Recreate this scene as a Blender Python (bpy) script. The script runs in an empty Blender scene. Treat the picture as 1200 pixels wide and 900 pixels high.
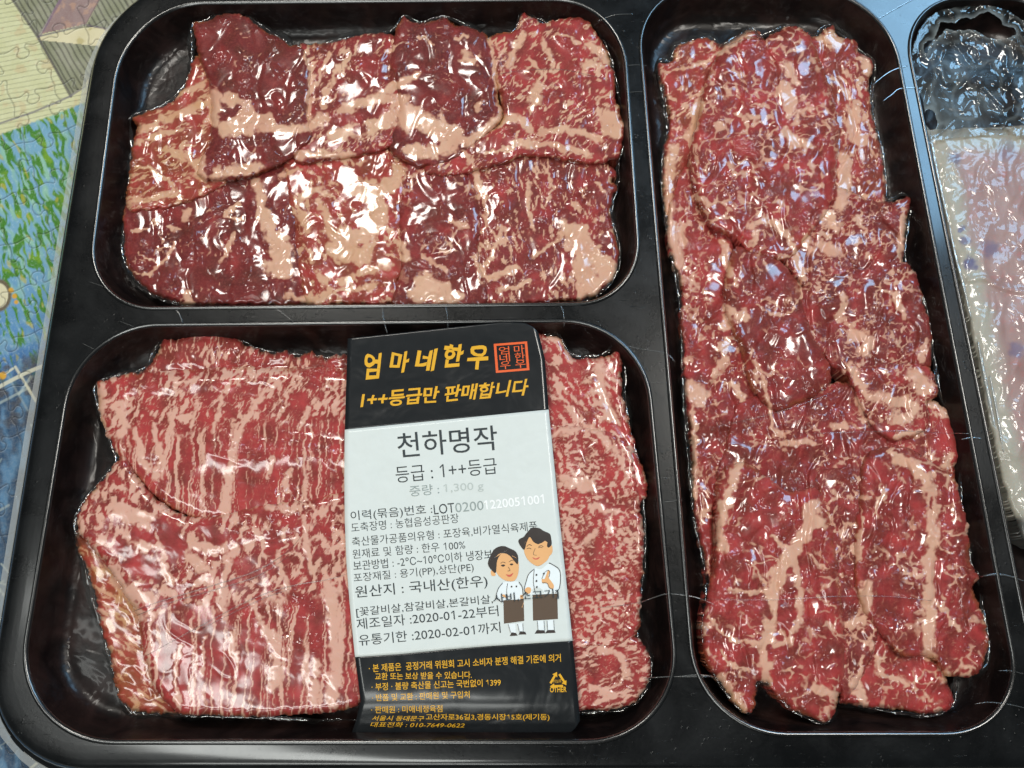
import bpy, math
import numpy as np
from mathutils import Vector
from mathutils.geometry import delaunay_2d_cdt

SC = bpy.context.scene
COL = SC.collection

# ------------------------------------------------------------------ camera
F = 924.0                       # focal length in photo pixels (1200 x 900)
TILT = math.radians(17.0)
M = 0.00037                     # metres per photo pixel at the picture's centre
DIST = F * M
CT, ST = math.cos(TILT), math.sin(TILT)
CAM = np.array([0.0, -DIST * ST, DIST * CT])
cam = bpy.data.cameras.new('camera')
cam.sensor_width = 36.0
cam.lens = F / 1200.0 * 36.0
cam.clip_start = 0.01
cam.clip_end = 50.0
cam_o = bpy.data.objects.new('camera', cam)
cam_o.location = CAM
cam_o.rotation_euler = (TILT, 0, 0)
COL.objects.link(cam_o)
SC.camera = cam_o

# ------------------------------------------------------------------ light
SC.view_settings.view_transform = 'Standard'
SC.view_settings.look = 'None'
SC.view_settings.exposure = 0.0
SC.view_settings.gamma = 1.0
SC.cycles.max_bounces = 6
SC.cycles.sample_clamp_indirect = 4.0
SC.cycles.caustics_reflective = False
SC.cycles.caustics_refractive = False
W = bpy.data.worlds.new('World')
SC.world = W
W.use_nodes = True
bg = W.node_tree.nodes['Background']
bg.inputs[0].default_value = (0.92, 1.0, 0.97, 1)
bg.inputs[1].default_value = 0.05


def area(name, loc, aim, size, power, color):
    l = bpy.data.lights.new(name, 'AREA')
    l.shape = 'RECTANGLE'
    l.size, l.size_y = size
    l.energy = power
    l.color = color
    o = bpy.data.objects.new(name, l)
    o.location = loc
    d = Vector(aim) - Vector(loc)
    o.rotation_euler = d.to_track_quat('-Z', 'Y').to_euler()
    COL.objects.link(o)
    return o


area('ceiling_lamp', (0.56, 0.34, 1.25), (0, 0, 0), (0.30, 0.22), 7.0, (1.0, 0.96, 0.88))
area('ceiling_lamp', (-0.38, 0.84, 1.25), (0, 0, 0), (0.38, 0.20), 7.5, (1.0, 0.96, 0.88))
area('ceiling_lamp', (-0.46, -0.41, 1.20), (0, 0, 0), (1.10, 0.17), 6.5, (0.97, 1.0, 0.96))
area('ceiling_lamp', (-0.30, -1.10, 1.00), (0, 0, 0), (0.70, 0.22), 3.5, (0.97, 1.0, 0.96))
area('window_light', (0.92, 1.06, 1.15), (0, 0, 0), (0.50, 0.60), 9.5, (0.36, 0.68, 1.0))

# ------------------------------------------------------------------ helpers


def P(u, v, z=0.0):
    """Photo pixel -> point of the horizontal plane at height z (metres)."""
    u = np.asarray(u, float); v = np.asarray(v, float); z = np.asarray(z, float)
    dx = (u - 600.0) / F
    dy = (450.0 - v) / F
    wy = dy * CT + ST
    wz = dy * ST - CT
    t = (z - CAM[2]) / wz
    return np.stack([dx * t + CAM[0], wy * t + CAM[1], z + 0 * t], -1)


def hsh(ix, iy, seed):
    h = (ix.astype(np.int64) * 374761393 + iy.astype(np.int64) * 668265263 + seed * 974634777) & 0xFFFFFFFF
    h = ((h ^ (h >> 13)) * 1274126177) & 0xFFFFFFFF
    h = ((h ^ (h >> 16)) * 2246822519) & 0xFFFFFFFF
    h = h ^ (h >> 15)
    return (h & 0xFFFFFF) / float(0x1000000)


def perlin(x, y, seed=0):
    x = np.asarray(x, float); y = np.asarray(y, float)
    ix = np.floor(x); iy = np.floor(y)
    fx = x - ix; fy = y - iy

    def g(a, b):
        an = hsh(ix + a, iy + b, seed) * 6.2831853
        return np.cos(an) * (fx - a) + np.sin(an) * (fy - b)
    sx = fx * fx * fx * (fx * (fx * 6 - 15) + 10)
    sy = fy * fy * fy * (fy * (fy * 6 - 15) + 10)
    n0 = g(0, 0) * (1 - sx) + g(1, 0) * sx
    n1 = g(0, 1) * (1 - sx) + g(1, 1) * sx
    return (n0 * (1 - sy) + n1 * sy) * 1.5


def fbm(x, y, seed=0, octv=3, gain=0.5):
    r = 0; a = 1.0; t = 0
    for k in range(octv):
        r = r + a * perlin(x * 2 ** k + 17.3 * k, y * 2 ** k - 9.1 * k, seed + k)
        t += a; a *= gain
    return r / t * 1.3


def worley(x, y, seed=0):
    ix = np.floor(x); iy = np.floor(y)
    f1 = np.full(np.shape(x), 9.0); f2 = f1.copy(); idv = np.zeros(np.shape(x))
    for a in (-1, 0, 1):
        for b in (-1, 0, 1):
            cx = ix + a; cy = iy + b
            px = cx + hsh(cx, cy, seed); py = cy + hsh(cx, cy, seed + 7)
            d = np.hypot(px - x, py - y)
            c = d < f1
            f2 = np.where(c, f1, np.minimum(f2, d))
            idv = np.where(c, hsh(cx, cy, seed + 13), idv)
            f1 = np.where(c, d, f1)
    return f1, f2, idv


def sstep(a, b, x):
    t = np.clip((x - a) / (b - a), 0, 1)
    return t * t * (3 - 2 * t)


def spline(pts, n=6, closed=True):
    p = np.asarray(pts, float)
    m = len(p)
    out = []
    for i in range(m if closed else m - 1):
        if closed:
            a, b, c, d = p[i - 1], p[i], p[(i + 1) % m], p[(i + 2) % m]
        else:
            a, b, c, d = p[max(i - 1, 0)], p[i], p[i + 1], p[min(i + 2, m - 1)]
        for k in range(n):
            t = k / n
            out.append(0.5 * (2 * b + (c - a) * t + (2 * a - 5 * b + 4 * c - d) * t * t + (3 * b - a - 3 * c + d) * t ** 3))
    if not closed:
        out.append(p[-1])
    return np.array(out)


def rough_edge(poly, amp, wl, seed):
    """A closed polyline resampled to about 2 px and pushed in and out a little."""
    q = np.vstack([poly, poly[:1]])
    L = np.r_[0, np.cumsum(np.hypot(*np.diff(q, axis=0).T))]
    n = max(12, int(L[-1] / 2.2))
    s = np.linspace(0, L[-1], n, endpoint=False)
    x = np.interp(s, L, q[:, 0]); y = np.interp(s, L, q[:, 1])
    tx = np.roll(x, -1) - np.roll(x, 1); ty = np.roll(y, -1) - np.roll(y, 1)
    ln = np.hypot(tx, ty) + 1e-9
    k = amp * (perlin(x / wl, y / wl, seed) + 0.6 * perlin(x / wl * 2.7, y / wl * 2.7, seed + 1))
    return np.stack([x + ty / ln * k, y - tx / ln * k], -1)


def seg_dist(x, y, pts, closed=False):
    """Distance to a polyline, and the nearest point on it."""
    best = np.full(x.shape, 1e9); bx = np.zeros(x.shape); by = np.zeros(x.shape)
    p = np.asarray(pts, float)
    m = len(p)
    for i in range(m if closed else max(m - 1, 1)):
        a = p[i]; b = p[(i + 1) % m]
        d = b - a; L = d @ d + 1e-12
        t = np.clip(((x - a[0]) * d[0] + (y - a[1]) * d[1]) / L, 0, 1)
        qx = a[0] + t * d[0]; qy = a[1] + t * d[1]
        dd = (x - qx) ** 2 + (y - qy) ** 2
        c = dd < best
        best = np.where(c, dd, best); bx = np.where(c, qx, bx); by = np.where(c, qy, by)
    return np.sqrt(best), bx, by


def inside(x, y, poly):
    p = np.asarray(poly, float)
    r = np.zeros(x.shape, bool)
    j = len(p) - 1
    for i in range(len(p)):
        xi, yi = p[i]; xj, yj = p[j]
        if yi != yj:
            c = ((yi > y) != (yj > y)) & (x < (xj - xi) * (y - yi) / (yj - yi) + xi)
            r ^= c
        j = i
    return r


def mesh(name, verts, faces, mats=(), parent=None, smooth=True, attrs=None, matidx=None):
    """faces: int array (n,3) or (n,4), or a list of tuples."""
    me = bpy.data.meshes.new(name)
    verts = np.asarray(verts, np.float64)
    if isinstance(faces, np.ndarray):
        n, k = faces.shape
        me.vertices.add(len(verts)); me.vertices.foreach_set('co', verts.ravel())
        me.loops.add(n * k); me.loops.foreach_set('vertex_index', faces.ravel().astype(np.int32))
        me.polygons.add(n)
        me.polygons.foreach_set('loop_start', np.arange(0, n * k, k, dtype=np.int32))
        me.update(calc_edges=True)
        me.validate()
    else:
        me.from_pydata([tuple(v) for v in verts], [], [tuple(f) for f in faces])
        me.update()
    me.polygons.foreach_set('use_smooth', np.full(len(me.polygons), smooth))
    for m in (mats if isinstance(mats, (list, tuple)) else [mats]):
        me.materials.append(m)
    if matidx is not None:
        me.polygons.foreach_set('material_index', np.asarray(matidx, np.int32))
    for k, a in (attrs or {}).items():
        if a.ndim == 1:
            me.attributes.new(k, 'FLOAT', 'POINT').data.foreach_set('value', a.astype(np.float32))
        else:
            c = np.ones((len(a), 4), np.float32); c[:, :3] = a
            me.attributes.new(k, 'FLOAT_COLOR', 'POINT').data.foreach_set('color', c.ravel())
    o = bpy.data.objects.new(name, me)
    COL.objects.link(o)
    if parent is not None:
        o.parent = parent
    return o


def tag(o, label, cat, group=None, kind=None):
    o['label'] = label; o['category'] = cat
    if group: o['group'] = group
    if kind: o['kind'] = kind
    return o


def empty(name, label, cat, loc=(0, 0, 0)):
    o = bpy.data.objects.new(name, None)
    o.empty_display_size = 0.02
    o.location = loc
    COL.objects.link(o)
    return tag(o, label, cat)


def grid_patch(poly, h, holes=()):
    """Fine grid of photo pixels inside a closed outline; edge vertices sit on the outline. -> u, v, depth inside (px), quads."""
    lo = poly.min(0) - 2 * h; hi = poly.max(0) + 2 * h
    nx = int((hi[0] - lo[0]) / h) + 1; ny = int((hi[1] - lo[1]) / h) + 1
    u, v = np.meshgrid(lo[0] + np.arange(nx) * h, lo[1] + np.arange(ny) * h)
    u = u.ravel(); v = v.ravel()
    ins = inside(u, v, poly)
    d, bx, by = seg_dist(u, v, poly, True)
    for hp in holes:
        i2 = inside(u, v, hp)
        d2, b2x, b2y = seg_dist(u, v, hp, True)
        ins &= ~i2
        c = (d2 < d)
        d = np.where(c, d2, d); bx = np.where(c, b2x, bx); by = np.where(c, b2y, by)
    idx = np.arange(nx * ny).reshape(ny, nx)
    q = np.stack([idx[1:, :-1], idx[1:, 1:], idx[:-1, 1:], idx[:-1, :-1]], -1).reshape(-1, 4)
    q = q[ins[q].any(1)]
    snap = ~ins | (d < 0.3 * h)
    u = np.where(snap, bx, u); v = np.where(snap, by, v); d = np.where(snap, 0, d)
    used = np.unique(q)
    rm = np.full(nx * ny, -1); rm[used] = np.arange(len(used))
    return u[used], v[used], d[used], rm[q]


def open_edges(q):
    e = np.concatenate([q[:, [0, 1]], q[:, [1, 2]], q[:, [2, 3]], q[:, [3, 0]]])
    key = np.sort(e, 1)
    k = key[:, 0].astype(np.int64) * 10 ** 7 + key[:, 1]
    un, inv, cnt = np.unique(k, return_inverse=True, return_counts=True)
    return e[cnt[inv] == 1]


# ------------------------------------------------------------------ materials
class Nodes:
    def __init__(self, name):
        self.m = bpy.data.materials.new(name)
        self.m.use_nodes = True
        self.t = self.m.node_tree
        self.b = self.t.nodes['Principled BSDF']
        self.out = self.t.nodes['Material Output']

    def new(self, typ, **kw):
        n = self.t.nodes.new(typ)
        for k, v in kw.items():
            setattr(n, k, v)
        return n

    def link(self, a, b):
        self.t.links.new(a, b)

    def set(self, **kw):
        for k, v in kw.items():
            self.b.inputs[k.replace('_', ' ')].default_value = v

    def attr(self, name):
        n = self.new('ShaderNodeAttribute', attribute_name=name)
        return n

    def noise(self, scale, detail=3.0, rough=0.5, dist=0.0, vec=None):
        n = self.new('ShaderNodeTexNoise')
        n.inputs['Scale'].default_value = scale
        n.inputs['Detail'].default_value = detail
        n.inputs['Roughness'].default_value = rough
        n.inputs['Distortion'].default_value = dist
        self.link(vec if vec is not None else self.coord(), n.inputs['Vector'])
        return n.outputs['Fac']

    def coord(self):
        if not hasattr(self, '_c'):
            self._c = self.new('ShaderNodeTexCoord').outputs['Object']
        return self._c

    def ramp(self, fac, stops):
        n = self.new('ShaderNodeValToRGB')
        el = n.color_ramp.elements
        while len(el) < len(stops):
            el.new(0.5)
        for e, (p, c) in zip(el, stops):
            e.position = p
            e.color = (c, c, c, 1) if isinstance(c, (int, float)) else (*c, 1)
        self.link(fac, n.inputs[0])
        return n.outputs[0]

    def mix(self, fac, a, b, blend='MIX'):
        n = self.new('ShaderNodeMix', data_type='RGBA', blend_type=blend)
        for s, x in ((0, fac), (6, a), (7, b)):
            if isinstance(x, (int, float)):
                n.inputs[s].default_value = x
            elif isinstance(x, tuple):
                n.inputs[s].default_value = (*x, 1)
            else:
                self.link(x, n.inputs[s])
        return n.outputs[2]

    def math(self, op, a, b=None, c=None):
        n = self.new('ShaderNodeMath', operation=op)
        for s, x in enumerate((a, b, c)):
            if x is None: continue
            if isinstance(x, (int, float)):
                n.inputs[s].default_value = x
            else:
                self.link(x, n.inputs[s])
        return n.outputs[0]

    def bump(self, height, strength, dist, normal=None):
        n = self.new('ShaderNodeBump')
        n.inputs['Strength'].default_value = strength
        n.inputs['Distance'].default_value = dist
        self.link(height, n.inputs['Height'])
        if normal is not None:
            self.link(normal, n.inputs['Normal'])
        return n.outputs[0]


def plain(name, col, rough=0.5, coat=0.0, spec=0.5):
    n = Nodes(name)
    n.set(Base_Color=(*col, 1), Roughness=rough, Coat_Weight=coat, Coat_Roughness=0.05, Specular_IOR_Level=spec)
    return n


def film_height(n):
    """Wrinkled cling film: crinkled patches between smooth taut ones."""
    patch = n.attr('crinkle').outputs['Fac']
    big = n.noise(55, 1, 0.5, 0.8)
    med = n.noise(88, 1, 0.45, 1.6)
    fine = n.noise(215, 1, 0.4, 1.2)
    a = n.math('MULTIPLY', patch, med)
    b = n.math('MULTIPLY', n.math('MULTIPLY', patch, 0.42), fine)
    return n.math('ADD', n.math('ADD', a, b), n.math('MULTIPLY', n.math('MULTIPLY_ADD', patch, 0.60, 0.07), big))


def meat_material():
    n = Nodes('marbled_meat')
    fat = n.attr('fat').outputs['Fac']; tone = n.attr('tone').outputs['Fac']; brown = n.attr('brown').outputs['Fac']
    grain = n.noise(900, 3, 0.6)
    lean = n.ramp(tone, [(0.0, (0.47, 0.055, 0.055)), (0.5, (0.215, 0.029, 0.028)), (1.0, (0.080, 0.013, 0.016))])
    lean = n.mix(n.ramp(grain, [(0.45, 0.0), (0.80, 0.30)]), lean, (0.48, 0.12, 0.09))
    fatc = n.mix(n.noise(120, 3, 0.5), (0.66, 0.365, 0.255), (0.74, 0.475, 0.325))
    fatc = n.mix(n.ramp(n.noise(45, 2, 0.5), [(0.40, 0.0), (0.72, 0.55)]), fatc, (0.58, 0.27, 0.19))
    fatc = n.mix(n.math('MULTIPLY', n.attr('pink').outputs['Fac'], 0.8), fatc, (0.72, 0.41, 0.33))
    fatc = n.mix(n.math('MULTIPLY', brown, 0.8), fatc, (0.52, 0.27, 0.10))
    lean = n.mix(n.math('MULTIPLY', brown, 0.85), lean, (0.30, 0.085, 0.028))
    f2 = n.math('ADD', fat, n.math('MULTIPLY', n.math('SUBTRACT', grain, 0.5), 0.28))
    half = n.mix(n.ramp(f2, [(0.10, 0.0), (0.55, 0.45)]), lean, (0.50, 0.19, 0.13))
    col = n.mix(n.ramp(f2, [(0.30, 0.0), (0.84, 1.0)]), half, fatc)
    n.link(col, n.b.inputs['Base Color'])
    n.set(Roughness=0.5, Specular_IOR_Level=0.12, Coat_Weight=1.0, Coat_Roughness=0.085, Coat_IOR=1.65,
          Subsurface_Weight=0.45, Subsurface_Scale=0.0011, Subsurface_Radius=(1.0, 0.55, 0.42))
    n.link(n.math('MULTIPLY_ADD', n.attr('crinkle').outputs['Fac'], -0.075, 0.145), n.b.inputs['Coat Roughness'])
    n.link(n.bump(f2, 0.30, 0.0003), n.b.inputs['Normal'])
    n.link(n.bump(film_height(n), 1.0, 0.0044), n.b.inputs['Coat Normal'])
    return n.m


def film_clear(name, white=0.0, clear=0.75, rough=0.08, bump=1.0, dist=0.0006, scale=260):
    n = Nodes(name)
    tr = n.new('ShaderNodeBsdfTransparent')
    gl = n.new('ShaderNodeBsdfGlossy'); gl.inputs['Roughness'].default_value = rough
    df = n.new('ShaderNodeBsdfDiffuse'); df.inputs[0].default_value = (0.75, 0.78, 0.76, 1)
    h = n.math('ADD', n.noise(scale, 3, 0.55, 1.0), n.math('MULTIPLY', n.noise(scale * 0.3, 2), 1.5))
    nb = n.bump(h, bump, dist)
    n.link(nb, gl.inputs['Normal'])
    fr = n.new('ShaderNodeFresnel'); fr.inputs[0].default_value = 1.5
    n.link(nb, fr.inputs['Normal'])
    m1 = n.new('ShaderNodeMixShader')
    n.link(n.math('MULTIPLY_ADD', fr.outputs[0], 2.2 - clear, 0.03), m1.inputs[0])
    n.link(tr.outputs[0], m1.inputs[1]); n.link(gl.outputs[0], m1.inputs[2])
    m2 = n.new('ShaderNodeMixShader'); m2.inputs[0].default_value = white
    n.link(m1.outputs[0], m2.inputs[1]); n.link(df.outputs[0], m2.inputs[2])
    n.link(m2.outputs[0], n.out.inputs['Surface'])
    return n.m


def tray_material(name, rough, coat, speck):
    n = Nodes(name)
    g = n.noise(700, 4, 0.6)
    blotch = n.noise(45, 4, 0.6, 0.5)
    n.link(n.mix(n.ramp(blotch, [(0.40, 0.0), (0.70, 1.0)]), (0.002, 0.0024, 0.003), (0.005, 0.006, 0.007)), n.b.inputs['Base Color'])
    n.link(n.ramp(n.math('ADD', blotch, n.math('MULTIPLY', g, 0.3)), [(0.45, rough), (0.90, rough + 0.18)]), n.b.inputs['Roughness'])
    # fine scuffs running along the rim
    st = n.new('ShaderNodeMapping'); st.inputs['Scale'].default_value = (1.0, 14.0, 1.0); st.inputs['Rotation'].default_value = (0, 0, 0.5)
    n.link(n.coord(), st.inputs[0])
    scr = n.ramp(n.noise(90, 3, 0.7, 0.0, st.outputs[0]), [(0.66, 0.0), (0.72, 1.0)])
    drop = n.new('ShaderNodeTexVoronoi'); drop.inputs['Scale'].default_value = 420
    n.link(n.coord(), drop.inputs['Vector'])
    dr = n.ramp(drop.outputs['Distance'], [(0.05, 1.0), (0.22, 0.0)])
    dr = n.math('MULTIPLY', dr, n.ramp(n.noise(60, 2), [(0.50, 0.0), (0.62, 1.0)]))
    h = n.math('ADD', n.math('MULTIPLY', g, speck), n.math('ADD', n.math('MULTIPLY', dr, 0.8), n.math('MULTIPLY', scr, 0.5)))
    n.link(n.bump(h, 0.55, 0.0003), n.b.inputs['Normal'])
    n.set(Coat_Weight=coat, Coat_Roughness=0.12, Specular_IOR_Level=0.28)
    return n.m


def basin_material():
    n = Nodes('wet_black_plastic')
    b = n.noise(48, 4, 0.6, 0.8)
    n.link(n.mix(n.ramp(b, [(0.45, 0.0), (0.75, 1.0)]), (0.006, 0.004, 0.004), (0.030, 0.016, 0.014)), n.b.inputs['Base Color'])
    n.set(Roughness=0.34, Coat_Weight=0.20, Coat_Roughness=0.16, Specular_IOR_Level=0.18)
    h = n.math('ADD', n.noise(45, 2, 0.5, 1.0), n.math('MULTIPLY', n.noise(130, 1), 0.12))
    n.link(n.bump(h, 0.8, 0.0042), n.b.inputs['Coat Normal'])
    n.link(n.bump(n.noise(90, 3, 0.5, 0.5), 0.4, 0.0015), n.b.inputs['Normal'])
    return n.m


def gloss_print(name, col, rough=0.35, coat=0.4):
    n = Nodes(name)
    g = n.noise(240, 3, 0.6)
    n.link(n.mix(n.ramp(g, [(0.35, 0.0), (0.75, 0.25)]), col, tuple(min(1, c * 0.85 + 0.012) for c in col)), n.b.inputs['Base Color'])
    n.set(Roughness=rough, Coat_Weight=coat, Coat_Roughness=0.15, Specular_IOR_Level=0.3)
    n.link(n.bump(n.noise(38, 3, 0.5, 0.6), 0.30, 0.004), n.b.inputs['Normal'])
    return n
# ------------------------------------------------------------------ table and the puzzle lying on it
ZT = -0.0215
tm = plain('table_top_paint', (0.32, 0.30, 0.25), 0.45)
tb = mesh('table', [(-.9, -.7, ZT - .004), (.9, -.7, ZT - .004), (.9, .9, ZT - .004), (-.9, .9, ZT - .004)], [(0, 1, 2, 3)], tm.m, smooth=False)
tb['kind'] = 'structure'; tb['label'] = 'pale table top under the puzzle and the tray'


def lines(x, y, pts, w, soft=0.6):
    return 1 - sstep(w - soft, w + soft, seg_dist(x, y, pts)[0])


def build_puzzle():
    xs = np.concatenate([np.arange(-330, -14, 9.0), np.arange(-12, 185, 1.0), np.arange(190, 420, 9.0)])
    ys = np.concatenate([np.arange(-260, -14, 9.0), np.arange(-12, 930, 1.0), np.arange(935, 1150, 9.0)])
    u, v = np.meshgrid(xs, ys); sh = u.shape; u = u.ravel(); v = v.ravel()
    pos = P(u, v, ZT)
    wx = u + 3 * perlin(u / 14, v / 14, 3); wy = v + 3 * perlin(u / 14, v / 14, 4)

    def c(*a): return np.array(a, float)

    def put(col, mask, k):
        return col * (1 - k * mask[:, None]) + c(*col_of) * (k * mask[:, None]) if False else col
    n1 = fbm(u / 22, v / 22, 11, 4); n2 = fbm(u / 6, v / 6, 21, 3)
    # cream planks
    col = np.ones((len(u), 3)) * c(.62, .61, .36)
    col += (n1 * .05 + n2 * .03)[:, None]
    pat = sstep(.15, .45, fbm(u / 17 + 4, v / 17, 31, 3))
    col = col * (1 - .45 * pat[:, None]) + c(.58, .42, .23) * .45 * pat[:, None]
    t = (v + 0.19 * u + 1.2 * perlin(u / 40, v / 40, 5)) / 5.6
    ln = sstep(.33, .48, np.abs(t - np.floor(t) - .5))
    col *= (1 - .55 * ln * (0.6 + .4 * n2))[:, None]
    # grey ribbed wedges beside the planks
    zig = [(-20, -60), (15, 0), (44, 43), (83, 113)]
    reg = lambda poly: inside(u, v, np.array(poly, float)).astype(float)[:, None]
    tt = (u * .86 - v * .51 + 1.0 * perlin(u / 25, v / 25, 6)) / 6.3
    rib = sstep(.25, .45, np.abs(tt - np.floor(tt) - .5))
    grey = c(.27, .27, .18) + (n1 * .05)[:, None]
    grey = grey * (1 - .62 * rib[:, None]) + c(.10, .07, .08) * .30 * sstep(-.1, .4, n1)[:, None]
    for poly in ([(-20, -60), (15, 0), (44, 43), (70, 0), (100, -60)], [(44, 45), (122, 53), (112, 82), (98, 100), (83, 112)],
                 [(101, 31), (117, 0), (150, -60), (260, -60), (190, 40), (135, 37)]):
        r = reg(poly); col = col * (1 - r) + grey * r
    r = reg([(70, -2), (105, -62), (155, -62), (117, 0), (101, 28), (48, 40)])
    pur = c(.30, .20, .19) + (n1 * .05)[:, None] + c(.25, .12, .02) * sstep(.1, .5, fbm(u / 12, v / 12, 41))[:, None] * .5
    col = col * (1 - r) + pur * r
    r = reg([(45, 44), (101, 31), (190, 40), (125, 55), (47, 47)])
    col = col * (1 - r) + (c(.68, .60, .38) + (n1 * .05)[:, None] - .16 * pat[:, None]) * r
    for pts, w, k, cc in ((zig, 1.6, .8, (.07, .06, .06)), ([(44, 43), (101, 29), (135, 36)], 1.0, .7, (.12, .08, .13)), ([(72, -2), (47, 41)], 1.8, .6, (.15, .10, .18)),
                          ([(-10, 148), (40, 131), (82, 113), (100, 101)], 1.2, .75, (.16, .14, .17)), ([(117, -2), (101, 29)], 1.0, .6, (.12, .09, .09))):
        m = lines(u, v, pts, w)[:, None] * k
        col = col * (1 - m) + c(*cc) * m
    # the painted field of green and blue dabs
    lim = v - (158 - 0.38 * u)
    fld = sstep(-1.5, 1.5, lim + 2 * n2)[:, None]
    a = wx * .93 - wy * .36; b = wx * .36 + wy * .93
    g = perlin(a / 6.0, b / 26.0, 51) + .5 * perlin(a / 3.2, b / 11.0, 52)
    low = np.clip((v - 290 + 25 * n1) / 150, 0, 1)
    sea = c(.17, .36, .50) * (1 - low[:, None]) + c(.05, .17, .42) * low[:, None]
    pale = sstep(-.1, .5, perlin(a / 9, b / 26, 53))[:, None]
    sea = sea * (1 - pale * .6) + (c(.30, .55, .27) * (1 - low[:, None]) + c(.20, .36, .52) * low[:, None]) * pale * .6
    gm = sstep(-.12 + .40 * low, .20 + .40 * low, g)[:, None]
    grn = c(.05, .20, .018) + c(.10, .11, .0) * sstep(0, .5, n1)[:, None]
    ptc = sea * (1 - gm) + grn * gm
    yl = sstep(.50, .68, perlin(a / 8, b / 18, 55))[:, None] * .7
    ptc = ptc * (1 - yl) + c(.42, .38, .05) * yl
    dab = sstep(.38, .58, perlin(a / 2.0, b / 5.0, 57))[:, None] * .25
    ptc = ptc * (1 - dab) + c(.55, .70, .70) * dab
    # darker blue band below, crossed by pale strokes
    dk = sstep(395, 470, v + 14 * n1 + .3 * u)[:, None]
    deep = c(.035, .075, .14) + (n2 * .03)[:, None] + c(.06, .13, .20) * sstep(-.1, .5, fbm(u / 18, v / 40, 61))[:, None]
    ptc = ptc * (1 - dk) + deep * dk
    blk = (sstep(.05, .4, fbm(u / 25, v / 25, 63)) * sstep(400, 430, v) * (1 - sstep(470, 560, v)))[:, None]
    ptc = ptc * (1 - .8 * blk) + c(.06, .055, .06) * .8 * blk
    rng = np.random.default_rng(4)
    for k in range(58):
        y0 = rng.uniform(420, 1000); x0 = rng.uniform(-40, 90); an = rng.choice([-.5, .95, -.95, .35]) + rng.normal() * .12
        L = rng.uniform(15, 60)
        m = lines(u, v, [(x0, y0), (x0 + L * math.cos(an), y0 + L * math.sin(an))], rng.uniform(.5, 1.5))[:, None] * rng.uniform(.25, .7)
        ptc = ptc * (1 - m) + c(.50, .56, .50) * m
    for pts, w in (([(-10, 458), (30, 437), (55, 427)], 2.2), ([(18, 430), (42, 470)], 1.6), ([(-5, 445), (15, 432)], 1.4), ([(30, 905), (75, 868)], 1.5)):
        m = lines(u, v, pts, w)[:, None] * .85
        ptc = ptc * (1 - m) + c(.62, .60, .46) * m
    d = np.hypot(u + 2, (v - 346) * .8)
    m = sstep(17, 14, d)[:, None]; ptc = ptc * (1 - m) + c(.13, .10, .06) * m
    m = sstep(12, 11, np.hypot(u + 2, (v - 346) * .8))[:, None]; ptc = ptc * (1 - m) + c(.66, .60, .40) * m
    for ox, oy, rr in ((3, 440, 4.5), (13, 340, 3), (17, 347, 3), (19, 354, 2.5)):
        m = sstep(rr + 1, rr - 1, np.hypot(u - ox, v - oy))[:, None]; ptc = ptc * (1 - m) + c(.62, .33, .03) * m
    col = col * (1 - fld) + ptc * fld
    # cut lines of the pieces: a slightly turned net with knobs
    cut = np.zeros(len(u)); lit = np.zeros(len(u))
    ca, sa = math.cos(-.30), math.sin(-.30)
    S = 54.0
    for i in range(-8, 26):
        for j in range(-8, 26):
            for ax in (0, 1):
                p0 = np.array([i * S, j * S]); dr = np.array([S, 0]) if ax == 0 else np.array([0, S]); nn = np.array([dr[1], dr[0]]) / S
                sg = 1 if hsh(np.array([i]), np.array([j]), 5 + ax)[0] > .5 else -1
                of = (hsh(np.array([i]), np.array([j]), 9 + ax)[0] - .5) * .16
                sh2 = [(0, 0), (.2, .03), (.40 + of, -.03), (.43 + of, .05), (.36 + of, .15), (.41 + of, .235), (.52 + of, .25), (.61 + of, .21), (.64 + of, .12), (.58 + of, .04), (.62 + of, -.03), (.82, .02), (1, 0)]
                pts = np.array([p0 + dr * s + nn * sg * S * h for s, h in sh2])
                pts = spline(pts, 4, False)
                q = np.stack([pts[:, 0] * ca - pts[:, 1] * sa - 20, pts[:, 0] * sa + pts[:, 1] * ca + 12], -1)
                if q[:, 0].max() < -14 or q[:, 0].min() > 187 or q[:, 1].max() < -14 or q[:, 1].min() > 932:
                    continue
                s = np.where((u > q[:, 0].min() - 4) & (u < q[:, 0].max() + 4) & (v > q[:, 1].min() - 4) & (v < q[:, 1].max() + 4))[0]
                if len(s) == 0: continue
                dd = seg_dist(u[s], v[s], q)[0]
                cut[s] = np.maximum(cut[s], 1 - sstep(.2, 1.2, dd))
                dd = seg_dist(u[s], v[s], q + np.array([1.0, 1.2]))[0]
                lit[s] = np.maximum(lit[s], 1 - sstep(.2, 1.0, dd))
    col = col * (1 - .50 * cut[:, None])
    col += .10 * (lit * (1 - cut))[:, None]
    pos[:, 2] -= .0004 * cut
    pos[:, 2] += .00012 * n2 * .4
    col = np.clip(col, .01, .9)
    ny, nx = sh
    idx = np.arange(nx * ny).reshape(ny, nx)
    q = np.stack([idx[1:, :-1], idx[1:, 1:], idx[:-1, 1:], idx[:-1, :-1]], -1).reshape(-1, 4)
    n = Nodes('printed_puzzle')
    at = n.new('ShaderNodeVertexColor', layer_name='paint')
    g = n.noise(1200, 2)
    n.link(n.mix(n.ramp(g, [(.40, 0.0), (.75, .08)]), at.outputs[0], (.62, .64, .55)), n.b.inputs['Base Color'])
    n.set(Roughness=.5, Specular_IOR_Level=.25, Coat_Weight=.10, Coat_Roughness=.25)
    n.link(n.bump(n.noise(500, 3), .25, .0004), n.b.inputs['Normal'])
    o = mesh('jigsaw_puzzle', pos, q, n.m, attrs={'paint': col})
    return tag(o, 'assembled jigsaw puzzle with cream planks and green and blue dabs under the tray', 'puzzle')


build_puzzle()

# ------------------------------------------------------------------ tray
DEPTH = 0.0165


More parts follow.
